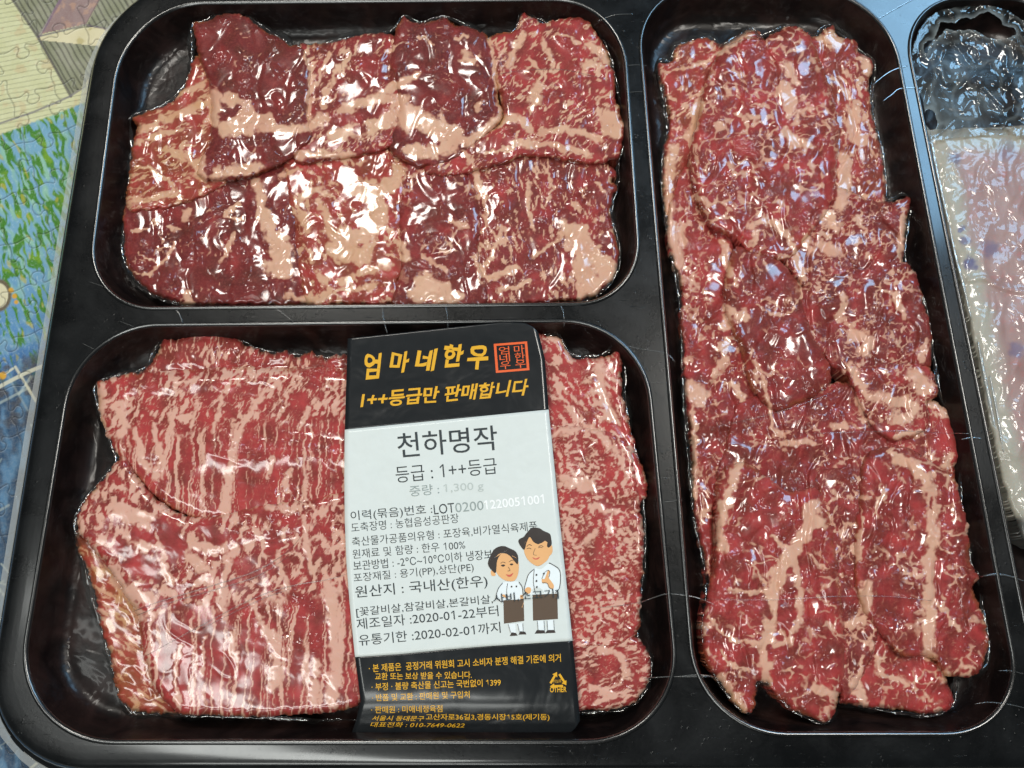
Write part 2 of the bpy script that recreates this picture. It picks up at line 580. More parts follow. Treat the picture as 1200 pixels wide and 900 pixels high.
def rquad(corners, radii, n=14):
    out = []
    m = len(corners)
    for i in range(m):
        p = np.array(corners[i], float); a = np.array(corners[i - 1], float) - p; b = np.array(corners[(i + 1) % m], float) - p
        a /= np.linalg.norm(a); b /= np.linalg.norm(b)
        r = radii[i]; p0 = p + a * r; p1 = p + b * r
        for k in range(n + 1):
            t = k / n
            # a conic close to a circular arc
            w = 0.70
            B = (1 - t) ** 2, 2 * w * t * (1 - t), t ** 2
            out.append((B[0] * p0 + B[1] * p + B[2] * p1) / sum(B))
        nxt = np.array(corners[(i + 1) % m], float)
        q1 = nxt - b * radii[(i + 1) % m]
        for k in range(1, 8):
            out.append(p1 + (q1 - p1) * k / 8)
    return np.array(out)


RIMS = [
    rquad([(147, 5), (727, -1), (751, 354.5), (101, 361)], [92, 78, 74, 78]),
    rquad([(92, 383), (752, 376), (799, 868), (13, 868)], [92, 92, 112, 122]),
    rquad([(746, -12), (1036, -12), (1203, 859), (820, 859)], [72, 86, 96, 102]),
    rquad([(1054, 0), (1244, -2), (1440, 859), (1229, 859)], [72, 66, 96, 96]),
]
OUTER = rquad([(126, -16), (1275, -44), (1500, 906), (-24, 906)], [108, 108, 130, 135])


def world_loop(px, z=0.0):
    return P(px[:, 0], px[:, 1], z)[:, :2]


def offset(loop, d):
    """Push a clockwise-or-not loop outward by d metres."""
    a = np.roll(loop, 1, 0); b = np.roll(loop, -1, 0)
    t = b - a; t /= np.linalg.norm(t, axis=1)[:, None]
    area = np.sum(loop[:, 0] * b[:, 1] - b[:, 0] * loop[:, 1])
    s = 1 if area > 0 else -1
    return loop + np.stack([t[:, 1], -t[:, 0]], -1) * s * d


def loft(loop, profile, cap=False):
    V = []; Fc = []
    n = len(loop)
    for d, z in profile:
        o = offset(loop, d * .001)
        V += [(x, y, z * .001) for x, y in o]
    for k in range(len(profile) - 1):
        for i in range(n):
            j = (i + 1) % n
            Fc.append((k * n + i, k * n + j, (k + 1) * n + j, (k + 1) * n + i))
    if cap:
        Fc.append(tuple(range((len(profile) - 1) * n, len(profile) * n)))
    return V, Fc


deck_m = tray_material('black_tray_plastic', 0.22, 1.0, 0.22)
bead_m = tray_material('polished_tray_edge', 0.20, 1.0, 0.05)
bead_m.node_tree.nodes['Principled BSDF'].inputs['Coat IOR'].default_value = 2.0
bead_m.node_tree.nodes['Principled BSDF'].inputs['Coat Roughness'].default_value = .24
basin_m = basin_material()
TRAY = empty('meat_tray', 'black plastic tray with four rounded sunken compartments holding raw meat', 'tray', (0, 0, 0))

basin_prof = [(1.6, -.35), (1.5, .10), (1.2, .48), (.75, .74), (.3, .78), (-.15, .50), (-.6, -.3), (-1.4, -3.5), (-3.0, -9.5), (-4.2, -12.6), (-6.2, -15.0), (-9.0, -16.2), (-13, -16.5)]
rim_loops = [world_loop(r) for r in RIMS]
for lp in rim_loops:
    v, f = loft(lp, basin_prof[:7])
    w, g = loft(lp, basin_prof[6:], True)
    b = mesh('compartment', w, g, basin_m, TRAY)
    mesh('rim_bead', v, f, bead_m, b)
# deck: flat sheet between the compartments and the rolled outer rim
out_w = world_loop(OUTER, -0.007)
deck_out = offset(out_w, -.0102)
V = []; loops = []
for lp in [deck_out] + [offset(l, .0013) for l in rim_loops]:
    s = len(V); V += [Vector(p) for p in lp]; loops.append((s, len(V)))
# inner scatter so that the sheet is made of even faces
E = [(a + i, a + (i + 1) % (b - a)) for a, b in loops for i in range(b - a)]
vs, es, fs, *_ = delaunay_2d_cdt(V, E, [], 0, 1e-7)
arr = np.array([tuple(p) for p in vs]); tri = np.array(fs)
cen = arr[tri].mean(1)
L = [np.array([tuple(p) for p in V[a:b]]) for a, b in loops]
keep = inside(cen[:, 0], cen[:, 1], L[0])
for h in L[1:]:
    keep &= ~inside(cen[:, 0], cen[:, 1], h)
tri = tri[keep]
deck = mesh('deck', np.c_[arr, np.zeros(len(arr))], tri, deck_m, TRAY)
v, f = loft(out_w, [(-10.6, .02), (-8.5, .0), (-6.0, -.08), (-4.4, -.30), (-3.2, -.80), (-2.1, -1.9), (-1.1, -3.8), (-.45, -5.6), (-.1, -7.0), (.5, -7.6), (1.6, -7.75), (2.3, -7.9), (2.45, -8.6), (1.9, -9.0)])
mesh('outer_rim', v, f, deck_m, TRAY)
# ------------------------------------------------------------------ the meat: every slice is a thing of its own
meat_m = meat_material()

# streaks and patches of fat: (half width px, points); a second list holds lean inside fat
FAT = [
    # upper compartment
    (8, [(250, 112), (252, 125), (249, 140)]), (11, [(264, 150), (285, 147), (312, 143)]), (9, [(268, 118), (285, 126), (300, 146)]),
    (6, [(310, 150), (340, 152), (370, 146), (378, 138)]), (7, [(252, 204), (280, 199), (302, 196)]), (7, [(233, 190), (235, 207)]), (5, [(205, 180), (220, 186), (231, 195)]),
    (4, [(195, 174), (210, 182)]), (5, [(165, 152), (195, 140), (225, 128), (245, 118)]), (3.5, [(158, 168), (185, 158), (215, 150)]), (5, [(210, 112), (235, 100)]),
    (2.5, [(160, 195), (190, 205), (205, 222)]), (4, [(150, 236), (185, 231), (208, 227)]), (3.2, [(366, 88), (362, 115), (361, 142)]), (2, [(358, 62), (364, 90)]),
    (3, [(385, 62), (375, 90), (362, 110)]), (4, [(396, 80), (385, 105), (379, 122)]), (2.5, [(410, 60), (400, 88)]), (9, [(393, 157), (420, 151), (445, 145), (460, 136)]),
    (7, [(400, 131), (425, 123), (450, 115), (462, 118)]), (5, [(418, 122), (450, 108), (475, 95), (487, 89)]), (6, [(352, 183), (375, 180), (395, 184), (410, 182)]),
    (4, [(350, 198), (330, 205)]), (10, [(470, 118), (476, 140), (481, 152)]), (14, [(485, 140), (508, 150), (530, 158)]), (9, [(480, 175), (500, 178), (530, 171)]), (7, [(518, 138), (526, 150)]),
    (2, [(452, 62), (462, 52), (478, 51)]), (1.5, [(490, 42), (508, 52)]), (6, [(546, 66), (556, 70)]), (3, [(535, 46), (548, 42)]), (5, [(560, 128), (564, 122)]),
    (6, [(500, 152), (545, 165), (570, 151), (590, 138)]), (3.4, [(580, 90), (584, 115), (588, 138)]), (2.6, [(574, 45), (577, 60), (580, 92)]), (4, [(590, 138), (612, 141), (622, 151)]),
    (4.5, [(613, 40), (604, 58), (597, 74)]), (3.5, [(635, 45), (645, 65), (648, 82)]), (2.5, [(650, 41), (665, 43), (680, 52)]), (6, [(690, 55), (702, 60), (713, 72)]),
    (4, [(706, 80), (690, 74), (684, 84)]), (8, [(630, 103), (627, 116)]), (3, [(622, 70), (640, 90)]), (5, [(633, 155), (668, 152), (702, 164)]), (4, [(604, 168), (650, 170), (690, 182)]),
    (12, [(716, 140), (718, 152)]), (2, [(700, 118), (716, 108)]), (3, [(570, 178), (600, 172)]),
    (2.4, [(204, 284), (197, 300), (186, 310), (176, 324)]), (1.3, [(183, 307), (165, 299)]), (1.6, [(177, 321), (157, 320)]), (1.0, [(200, 290), (184, 291)]), (3, [(275, 275), (268, 290), (262, 306)]),
    (3, [(278, 240), (266, 253), (285, 256)]), (6, [(300, 213), (305, 235), (312, 255)]), (9, [(310, 250), (320, 275), (327, 302)]), (8, [(308, 312), (334, 320)]), (9, [(330, 282), (334, 310)]),
    (5, [(216, 257), (223, 245)]), (6, [(218, 344), (223, 354)]), (2.4, [(196, 267), (212, 268)]), (1.6, [(155, 272), (172, 268)]), (2, [(180, 262), (184, 256)]),
    (5, [(352, 236), (362, 224), (380, 226)]), (5, [(353, 252), (360, 272)]), (4, [(374, 236), (386, 262)]), (11, [(418, 224), (440, 235), (446, 256)]), (9, [(440, 226), (460, 215), (468, 200)]),
    (13, [(398, 281), (420, 275), (436, 266)]), (12, [(393, 291), (410, 298), (427, 296)]), (7, [(385, 270), (396, 286)]), (5, [(375, 324), (386, 341), (375, 352)]), (3.5, [(363, 296), (372, 318)]),
    (5, [(398, 331), (420, 320), (440, 315), (456, 308)]), (5, [(338, 346), (355, 352), (384, 350)]), (3, [(393, 341), (440, 336)]), (4, [(415, 206), (437, 213)]), (3, [(420, 190), (445, 188)]),
    (6, [(472, 288), (475, 302)]), (4, [(545, 265), (530, 260)]), (12, [(495, 332), (520, 343)]), (7, [(486, 345), (535, 350)]), (3.2, [(495, 300), (522, 317)]), (4, [(546, 180), (560, 210), (562, 232)]),
    (2.6, [(560, 200), (570, 240), (567, 272)]), (3, [(588, 265), (582, 290), (570, 312)]), (4, [(558, 300), (568, 325), (590, 320), (602, 314)]), (3, [(655, 280), (640, 290), (626, 300)]),
    (2.2, [(622, 215), (620, 240), (624, 268)]), (2, [(646, 222), (641, 238)]), (14, [(677, 275), (692, 300)]), (15, [(682, 312), (690, 335)]), (11, [(705, 308), (712, 322)]), (7, [(664, 265), (670, 292)]),
    (3, [(622, 330), (585, 341)]), (2, [(640, 200), (650, 220)]), (3, [(700, 215), (710, 222)]),
    # lower compartment, left of the label
    (3.9, [(119, 452), (118, 480), (122, 502)]), (6.24, [(141, 474), (146, 498), (140, 508)]), (4.68, [(158, 503), (165, 530), (173, 552)]), (3.9, [(181, 498), (186, 535), (183, 562)]), (3.12, [(202, 488), (194, 530), (190, 560)]),
    (6.24, [(272, 528), (268, 560), (263, 600)]), (3.9, [(312, 458), (295, 480), (274, 520)]), (2.34, [(332, 438), (315, 460)]), (2.73, [(362, 478), (352, 502)]), (3.12, [(250, 505), (256, 480), (263, 458)]),
    (2.34, [(385, 445), (392, 462)]), (3.12, [(318, 535), (314, 560)]), (3.12, [(338, 552), (336, 575)]), (2.34, [(232, 470), (222, 500)]), (1.95, [(345, 450), (325, 490)]), (2.34, [(215, 448), (238, 440)]),
    (10.1, [(140, 600), (160, 605), (176, 611)]), (7.02, [(150, 642), (180, 635), (215, 647), (236, 665)]), (5.46, [(200, 682), (192, 662)]), (6.24, [(226, 640), (262, 642)]), (7.02, [(130, 668), (150, 700), (164, 722)]),
    (7.02, [(154, 688), (170, 702)]), (4.68, [(276, 640), (263, 680), (262, 722)]), (3.9, [(355, 608), (361, 640), (366, 672)]), (8.58, [(386, 690), (391, 720), (393, 780), (388, 822)]), (6.24, [(318, 742), (325, 762), (321, 802)]),
    (5.46, [(371, 776), (368, 822)]), (3.9, [(270, 742), (276, 772)]), (4.68, [(300, 710), (311, 742)]), (3.12, [(212, 755), (205, 790), (210, 828)]), (2.34, [(180, 720), (174, 760), (176, 800)]), (2.34, [(240, 745), (238, 790)]),
    (3.9, [(325, 655), (338, 690)]), (3.12, [(298, 620), (310, 640)]), (2.34, [(405, 640), (410, 690)]),
    # lower compartment, right of the label
    (6.24, [(702, 428), (705, 460), (716, 490)]), (4.68, [(648, 510), (680, 500), (700, 506), (713, 522)]), (7.8, [(662, 562), (690, 570)]), (3.9, [(690, 592), (722, 600)]), (3.12, [(680, 642), (700, 622)]),
    (3.12, [(655, 460), (680, 500)]), (2.34, [(660, 405), (672, 425)]), (4.68, [(702, 762), (722, 765), (737, 790)]), (3.9, [(690, 802), (722, 818)]), (3.12, [(720, 520), (735, 560)]),
    # right compartment
    (6, [(924, 78), (932, 98)]), (10, [(918, 105), (926, 118)]), (7, [(924, 120), (922, 131)]), (7, [(920, 155), (930, 165), (946, 171)]), (5, [(819, 118), (815, 140), (808, 160)]), (7, [(790, 175), (785, 195), (781, 216)]),
    (4, [(880, 41), (860, 50), (843, 62)]), (3, [(832, 70), (800, 82)]), (6, [(1010, 70), (1016, 82)]), (7, [(966, 46), (980, 50)]), (8, [(1001, 130), (998, 150), (1011, 167)]), (8, [(990, 183), (988, 210), (992, 227)]),
    (6, [(990, 228), (984, 242)]), (3, [(985, 100), (995, 116)]), (7, [(782, 230), (786, 265), (796, 312)]), (5, [(795, 268), (801, 286)]), (5, [(848, 284), (852, 310), (857, 322)]), (4, [(878, 266), (905, 260), (921, 276)]),
    (4, [(914, 262), (930, 290), (941, 328)]), (1.1, [(872, 296), (868, 330), (885, 347)]), (1.6, [(888, 358), (915, 370), (935, 355), (939, 328)]), (1.2, [(893, 352), (906, 352), (915, 366)]), (6, [(850, 360), (872, 370)]),
    (6, [(856, 365), (850, 382)]), (7, [(964, 288), (982, 296)]), (8, [(969, 254), (979, 263)]), (4, [(944, 280), (951, 296)]), (4, [(1059, 248), (1056, 280), (1053, 303)]), (3, [(1000, 255), (1012, 266)]), (5, [(990, 345), (985, 372)]),
    (7, [(1000, 390), (1016, 400), (1010, 412)]), (4, [(1048, 345), (1060, 372)]), (4, [(1085, 400), (1079, 421)]), (4, [(996, 428), (1008, 450), (1019, 466)]), (8, [(1030, 466), (1050, 470), (1072, 476)]), (9, [(1071, 438), (1086, 456)]),
    (7, [(1050, 492), (1066, 489)]), (11, [(808, 455), (820, 464)]), (3.5, [(811, 480), (815, 520), (815, 582)]), (5, [(851, 400), (845, 411)]), (3, [(890, 430), (900, 470), (905, 500)]), (3, [(905, 500), (917, 511)]),
    (2, [(882, 408), (870, 432)]), (4, [(918, 520), (952, 518)]), (4, [(975, 500), (991, 497)]), (4, [(1005, 468), (1013, 492)]), (5, [(1094, 470), (1108, 486)]), (4, [(1080, 506), (1050, 511)]),
    (8.5, [(955, 593), (945, 620), (930, 645), (915, 670), (906, 700), (901, 740), (898, 770), (898, 797)]), (9, [(949, 600), (961, 611)]), (4.2, [(931, 652), (936, 680), (937, 720), (925, 748), (906, 757)]),
    (6.5, [(866, 543), (850, 590), (843, 620), (848, 642)]), (2.6, [(855, 690), (880, 695), (900, 690)]), (3, [(922, 642), (907, 630)]), (2.8, [(833, 724), (850, 745), (880, 753), (901, 754)]), (2.4, [(848, 764), (855, 778), (876, 786)]),
    (6, [(844, 795), (860, 815), (872, 832)]), (6, [(955, 805), (977, 815)]), (8, [(1054, 538), (1080, 555), (1092, 590), (1093, 630), (1088, 670), (1090, 710), (1088, 766)]), (5, [(1048, 530), (1066, 546)]),
    (2, [(1093, 635), (1117, 648)]), (2.2, [(1094, 700), (1110, 720), (1123, 739)]), (2.4, [(1058, 664), (1075, 676), (1086, 669)]), (5, [(1108, 547), (1112, 534)]), (7, [(1016, 688), (1015, 712)]), (3, [(1010, 605), (1005, 652)]),
    (6, [(997, 730), (1011, 728)]), (4, [(1000, 640), (1006, 656)]), (6, [(1004, 803), (1012, 824)]), (4, [(1028, 770), (1036, 790), (1062, 801)]), (6, [(1111, 790), (1106, 797)]), (3, [(1012, 770), (1002, 800)]),
    (2, [(880, 660), (905, 700)]), (2, [(950, 650), (968, 668)]), (2, [(960, 700), (978, 712)]), (4, [(860, 450), (870, 470)]), (5, [(838, 440), (850, 420)]),
]
LEAN = [
    (7, [(466, 168), (485, 159), (502, 163)]), (9, [(292, 300), (301, 313)]), (7, [(405, 142), (425, 135), (440, 130)]), (5, [(425, 151), (418, 153)]), (6, [(448, 288), (440, 302)]), (6, [(372, 313), (400, 318)]),
    (7, [(440, 186), (425, 203), (400, 200)]), (4, [(265, 140), (278, 126)]), (9, [(494, 108), (502, 120)]), (5, [(525, 135), (535, 142)]), (9, [(310, 182), (340, 170)]), (5, [(342, 190), (368, 192)]), (5, [(405, 225), (420, 238)]),
    (5, [(405, 248), (418, 262)]), (9, [(185, 615), (205, 620)]), (12, [(196, 630), (208, 645)]), (5, [(160, 625), (180, 632)]), (9, [(145, 640), (160, 662)]), (7, [(168, 655), (178, 672)]), (8, [(240, 618), (255, 632)]),
    (6, [(300, 600), (345, 610)]), (8, [(325, 625), (318, 645)]), (8, [(345, 700), (362, 712)]), (4, [(896, 708), (900, 722)]), (7, [(920, 700), (924, 730)]), (4, [(902, 760), (904, 770)]), (3, [(1092, 586), (1091, 595)]), (2, [(918, 92), (924, 94)]),
]
# narrow folds pressed into the surface: (depth mm, half width px, points)
FOLD = [
    (-1.5, 13, [(244, 529), (300, 533), (360, 528), (432, 535)]), (-.7, 10, [(190, 452), (240, 447), (300, 446), (350, 444), (415, 450)]),
    (1.0, 6, [(247, 85), (245, 120), (250, 150), (232, 185)]), (.9, 5, [(366, 60), (362, 110), (360, 150)]), (.8, 5, [(456, 50), (455, 90), (466, 115), (468, 160)]), (.8, 5, [(574, 50), (582, 100), (588, 138)]),
    (.9, 5, [(345, 250), (352, 300), (368, 340)]), (.9, 5, [(475, 215), (470, 255), (458, 290)]), (.8, 5, [(545, 200), (560, 240), (560, 290)]), (.8, 5, [(640, 250), (668, 240), (690, 225)]),
    (.9, 6, [(190, 440), (210, 433), (260, 437), (330, 428), (410, 432)]), (.7, 5, [(146, 530), (152, 500), (150, 470)]), (.8, 5, [(165, 720), (150, 690), (130, 660)]), (.7, 6, [(240, 655), (285, 640), (350, 625)]),
    (.9, 5, [(876, 200), (874, 250), (880, 290)]), (.8, 5, [(812, 190), (818, 240), (838, 280), (845, 310)]), (.8, 6, [(980, 110), (982, 170), (975, 220)]), (.9, 6, [(940, 330), (965, 380), (975, 430)]),
    (.8, 5, [(870, 410), (890, 460), (900, 510)]), (.7, 5, [(990, 600), (985, 680), (990, 760)]), (.8, 5, [(920, 560), (960, 580), (980, 640)]), (.6, 5, [(835, 560), (830, 620), (836, 680)]),
    (.6, 5, [(700, 440), (720, 490), (745, 530)]), (.6, 5, [(690, 750), (735, 745), (750, 740)]), (.7, 5, [(1010, 420), (1050, 430), (1085, 430)]), (.6, 5, [(1000, 330), (1040, 325), (1070, 330)]),
]


def smooth_bbox(u, v, pts, pad):
    p = np.array(pts)
    return np.where((u > p[:, 0].min() - pad) & (u < p[:, 0].max() + pad) & (v > p[:, 1].min() - pad) & (v < p[:, 1].max() + pad))[0]


def paint(u, v, items, soft=4.2):
    wu = u + 3.4 * perlin(u / 13, v / 13, 71) + 2.4 * perlin(u / 5, v / 5, 73)
    wv = v + 3.4 * perlin(u / 13, v / 13, 72) + 2.4 * perlin(u / 5, v / 5, 74)
    r = np.zeros(len(u))
    fz = 1.0 * perlin(u / 3.4, v / 3.4, 76) + 2.2 * perlin(u / 7, v / 7, 77)
    for w, pts in items:
        s = smooth_bbox(u, v, pts, w + 12)
        if len(s) == 0: continue
        d = seg_dist(wu[s], wv[s], spline(pts, 4, False) if len(pts) > 2 else pts)[0]
        ww = w * (1 + .42 * perlin(u[s] / 13, v[s] / 13, 75)) - .3
        sf = min(soft, .55 * w + .6)
        r[s] = np.maximum(r[s], 1 - sstep(ww - sf, ww + sf, d + fz[s] * min(1, w / 5)))
    return r


def rot(u, v, deg):
    a = math.radians(deg)                 # a: along the fibres, b: across
    return u * math.cos(a) + v * math.sin(a), -u * math.sin(a) + v * math.cos(a)


def pattern(u, v, st):
    """0..1 fat share of the fibres, by the cut's own grain."""
    kind, ang, s, ratio, dens = st[:5]
    sd = int(st[5]) if len(st) > 5 else 0
    wu = u + s * .9 * fbm(u / (s * 5), v / (s * 5), 101 + sd, 2); wv = v + s * .9 * fbm(u / (s * 5), v / (s * 5), 111 + sd, 2)
    wu = wu + s * .25 * perlin(u / s, v / s, 121 + sd); wv = wv + s * .25 * perlin(u / s, v / s, 122 + sd)
    if kind == 'web':
        wu = wu + s * .9 * fbm(u / (s * 2.2), v / (s * 2.2), 125 + sd, 3); wv = wv + s * .9 * fbm(u / (s * 2.2), v / (s * 2.2), 128 + sd, 3)
    a, b = rot(wu, wv, ang)
    loc = fbm(u / 38, v / 38, 131 + sd, 2)
    if kind == 'streak':
        lg = ratio > 6
        k1, k2, k3 = (1.15, 1.5, .22) if lg else (1.7, 3.0, .55)
        N = perlin(b / s, a / (s * ratio), 141 + sd) + .65 * perlin(b / s * 2.1, a / (s * ratio) * k1, 142 + sd) + (.65 if lg else .45) * perlin(b / s * 4.0, a / (s * ratio) * k2, 143 + sd)
        N = N + k3 * loc + (dens - .5) * 2.0
        return sstep(-.34, .58, N)
    if kind == 'clump':                     # soft red clumps with fat between, each split by hair lines
        N = perlin(a / (s * ratio), b / s, 145 + sd) + .55 * perlin(a / (s * ratio) * 2.2, b / s * 2.2, 146 + sd) + .25 * perlin(a / s * 3, b / s * 5, 147 + sd)
        g1, g2, j = worley(a / (s * ratio) * 1.7, b / s * 1.7, 148 + sd)
        r = sstep(-.32, .42, N + .6 * loc + (dens - .5) * 2.0)
        r2 = (1 - sstep(.02, .24, g2 - g1)) * .55 * sstep(-.5, .2, perlin(u / 15, v / 15, 149 + sd))
        return np.maximum(r, r2)
    if kind == 'cells':                     # red bundles with fat between them
        f1, f2, i = worley(a / (s * ratio), b / s, 151 + sd)
        g1, g2, j = worley(a / (s * ratio) * 2.3 + 5, b / s * 2.3, 152 + sd)
        w = np.clip(.06 + .36 * dens + .38 * loc, .03, .9)
        r = 1 - sstep(w * .35, w * 1.25, f2 - f1)
        r2 = (1 - sstep(.02, .20, g2 - g1)) * .7 * sstep(-.4, .3, loc + .2)
        return np.clip(np.maximum(r, r2) + .3 * sstep(.5, .95, i) * sstep(0, .4, loc), 0, 1)
    if kind == 'web':                       # mostly lean with a branching web of thin fat
        f1, f2, i = worley(a / (s * ratio), b / s, 161 + sd)
        g1, g2, j = worley(a / (s * ratio) * 2.2 + 5, b / s * 2.2, 162 + sd)
        m = sstep(-.45, .45, loc + (dens - .5) * 1.6)
        m2 = sstep(-.35, .5, fbm(u / 24, v / 24, 164 + sd, 2) + (dens - .5))
        br = fbm(u / 9, v / 9, 166 + sd, 2)
        w = .05 + .20 * m * (.6 + .8 * np.clip(br + .3, 0, 1))
        k = (1 - sstep(w * .2, w * 1.5, f2 - f1)) * (.12 + .72 * m) * sstep(-.35, .25, br + .25 * m)
        k2 = (1 - sstep(.02, .17, g2 - g1)) * .50 * m2 * sstep(-.15, .35, br)
        sp = perlin(b / s * 1.1, a / (s * ratio) * 1.2, 165 + sd) + .4 * perlin(b / s * 3, a / s * 2, 167 + sd)
        return np.maximum(np.maximum(k, k2), sstep(.42, .95, sp) * m2 * .65)
    # 'lean': dark lean with few flecks
    f1, f2, i = worley(a / (s * ratio) * .8, b / s * .8, 171 + sd)
    br = fbm(u / 10, v / 10, 173 + sd, 2)
    m = sstep(-.1, .5, loc + (dens - .5) * 1.4)
    sp = perlin(b / (s * .5), a / (s * .5 * ratio), 172 + sd)
    return np.maximum(.75 * (1 - sstep(.02, .16, f2 - f1)) * m * sstep(-.05, .35, br), .75 * sstep(.45, .85, sp) * sstep(-.2, .4, loc + .2))


def bundles(u, v, sd):
    """Small differences of tone from one muscle bundle to the next."""
    f1, f2, i = worley(u / 13 + .5 * perlin(u / 9, v / 9, 181), v / 17, 180 + sd)
    return i - .5


def relief(u, v, fold=0.0):
    """Folds and swells of the packed surface, in mm."""
    wu = u + 10 * perlin(u / 45, v / 45, 201); wv = v + 10 * perlin(u / 45, v / 45, 202)
    z = .75 * perlin(wu / 52, wv / 52, 203) + .38 * perlin(wu / 24, wv / 24, 204)
    rid = 1 - np.abs(perlin(wu / 30, wv / 30, 205)) * 2
    z += .28 * sstep(.5, 1.0, rid) * perlin(u / 60, v / 60, 206) * 2
    if fold:
        z += fold * (.8 * perlin(wu / 26, wv / 85, 211) - .7 * sstep(.72, 1.0, 1 - np.abs(perlin(wu / 38, wv / 95, 212)) * 1.6) + .4 * perlin(wu / 15, wv / 34, 213))
    k = sstep(-.15, .35, fbm(u / 55, v / 55, 207, 2))
    z += k * (.14 * perlin(wu / 10, wv / 10, 208) + .05 * perlin(wu / 5, wv / 5, 209))
    return z


HMAP = {}                                   # pixel -> height of the packed surface, for things that lie on it


def hput(u, v, z):
    iu = np.round(u / 2).astype(int); iv = np.round(v / 2).astype(int)
    for a, b, c in zip(iu, iv, z):
        k = (a, b)
        if k not in HMAP or HMAP[k] < c: HMAP[k] = c


SLICES = []


# where the film over the smooth striped slices is crinkled
CRK = [(13, [(255, 412), (285, 418), (300, 425)]), (5, [(345, 425), (385, 433)]), (6, [(345, 438), (375, 442)]), (9, [(262, 522), (300, 526), (345, 522), (412, 530)]), (12, [(330, 575), (345, 600), (320, 608)]), (8, [(215, 672), (235, 662)]),
       (5, [(180, 590), (200, 592)]), (6, [(300, 702), (290, 715), (318, 706)]), (9, [(345, 704), (360, 712)]), (6, [(330, 745), (350, 752), (372, 752)]), (7, [(270, 610), (290, 615)]), (6, [(390, 620), (405, 628)]),
       (6, [(225, 700), (240, 690)]), (8, [(665, 455), (690, 470), (705, 500)]), (7, [(720, 640), (728, 665), (735, 690)]), (5, [(690, 500), (715, 525)]), (4, [(735, 780), (728, 800)]), (6, [(710, 700), (735, 715)])]


def meat_slice(poly, z, label, group, style, tone=.45, r=6.5, drop=4.0, brown=0.0, tilt=(0, 0), seed=0, relief_k=1.0, edge=2.1, wl=9, style2=None, split=None):
    """poly: outline in photo pixels; z, drop in mm; style: the marbling of this cut."""
    z = -4.8 + (z + 4.8) * {GA: 1.9, GB: 1.5, GC: 2.0}[group]
    if group == GC: relief_k *= 1.25
    pl = rough_edge(spline(poly, 6), edge, wl, 300 + seed)
    u, v, d, q = grid_patch(pl, 1.3)
    e = np.clip(d / r, 0, 1)
    c = pl.mean(0)
    zz = z + relief_k * relief(u, v, {GA: .45, GB: 0.0, GC: .9}[group]) * sstep(0, .8, e) + tilt[0] * (u - c[0]) / 100 + tilt[1] * (v - c[1]) / 100
    zz -= drop * (1 - np.sqrt(np.clip(1 - (1 - e) ** 2, 0, 1)))
    for dep, w, pts in FOLD:
        s = smooth_bbox(u, v, pts, w * 3)
        if len(s):
            dd = seg_dist(u[s], v[s], spline(pts, 4, False))[0]
            zz[s] -= dep * np.exp(-(dd / w) ** 2)
    n1 = fbm(u / 26, v / 26, 401 + seed, 3)
    fat = pattern(u, v, style)
    if style2 is not None:
        k = sstep(-14, 14, split(u, v) + 10 * perlin(u / 16, v / 16, 402))
        fat = fat * (1 - k) + pattern(u, v, style2) * k
    pf = paint(u, v, FAT)
    zz += .10 * pf * e
    pf = pf * (1 - {GA: .28, GB: .25, GC: .18}[group] * sstep(.30, .62, fbm(u / 7, v / 7, 78, 2)))
    fat = np.maximum(fat * .97, pf) * (1 - .95 * paint(u, v, LEAN))
    tn = np.clip(tone * (.9 if group == GA else 1) + .10 * math.sin(seed * 2.4) + .40 * n1 + .06 * fbm(u / 7, v / 7, 403 + seed, 2) + .16 * bundles(u, v, seed), 0, 1)
    br = np.clip(brown + .14 * sstep(-.1, .6, n1) + (1.5 if group == GA else .9) * sstep(.55, .0, e) * (.25 + sstep(-.1, .4, fbm(u / 30, v / 30, 404 + seed, 2))) * .7 + brown * n1, 0, 1)
    if group == GB:
        cr = paint(u, v, CRK, 5.0)
    else:
        cr = sstep(-.02, .40, fbm(u / 30, v / 30, 421 + seed, 2) + (.06 if group == GC else -.07))
    hput(u, v, zz)
    V = P(u, v, zz * .001)
    # the cut edge goes on down to the floor of the compartment
    oe = open_edges(q)
    ring = np.unique(oe)
    rm = np.full(len(V), -1); rm[ring] = np.arange(len(ring)) + len(V)
    low = V[ring].copy(); low[:, 2] = -.0160
    q2 = np.stack([oe[:, 1], oe[:, 0], rm[oe[:, 0]], rm[oe[:, 1]]], -1)
    V2 = np.vstack([V, low]); Q = np.vstack([q, q2])
    at = {'fat': np.r_[fat, fat[ring]], 'tone': np.r_[tn, tn[ring]], 'brown': np.r_[br, br[ring]], 'crinkle': np.r_[cr, cr[ring]], 'pink': np.full(len(V2), {GA: 0.0, GB: 1.0, GC: .35}[group])}
    o = mesh('meat_slice', V2, Q, meat_m, attrs=at)
    SLICES.append((pl, z))
    return tag(o, label, 'meat slice', group)


GA = 'slices of beef in the wide upper compartment'
GB = 'slices of beef in the compartment under the label'
GC = 'slices of beef in the long right-hand compartment'

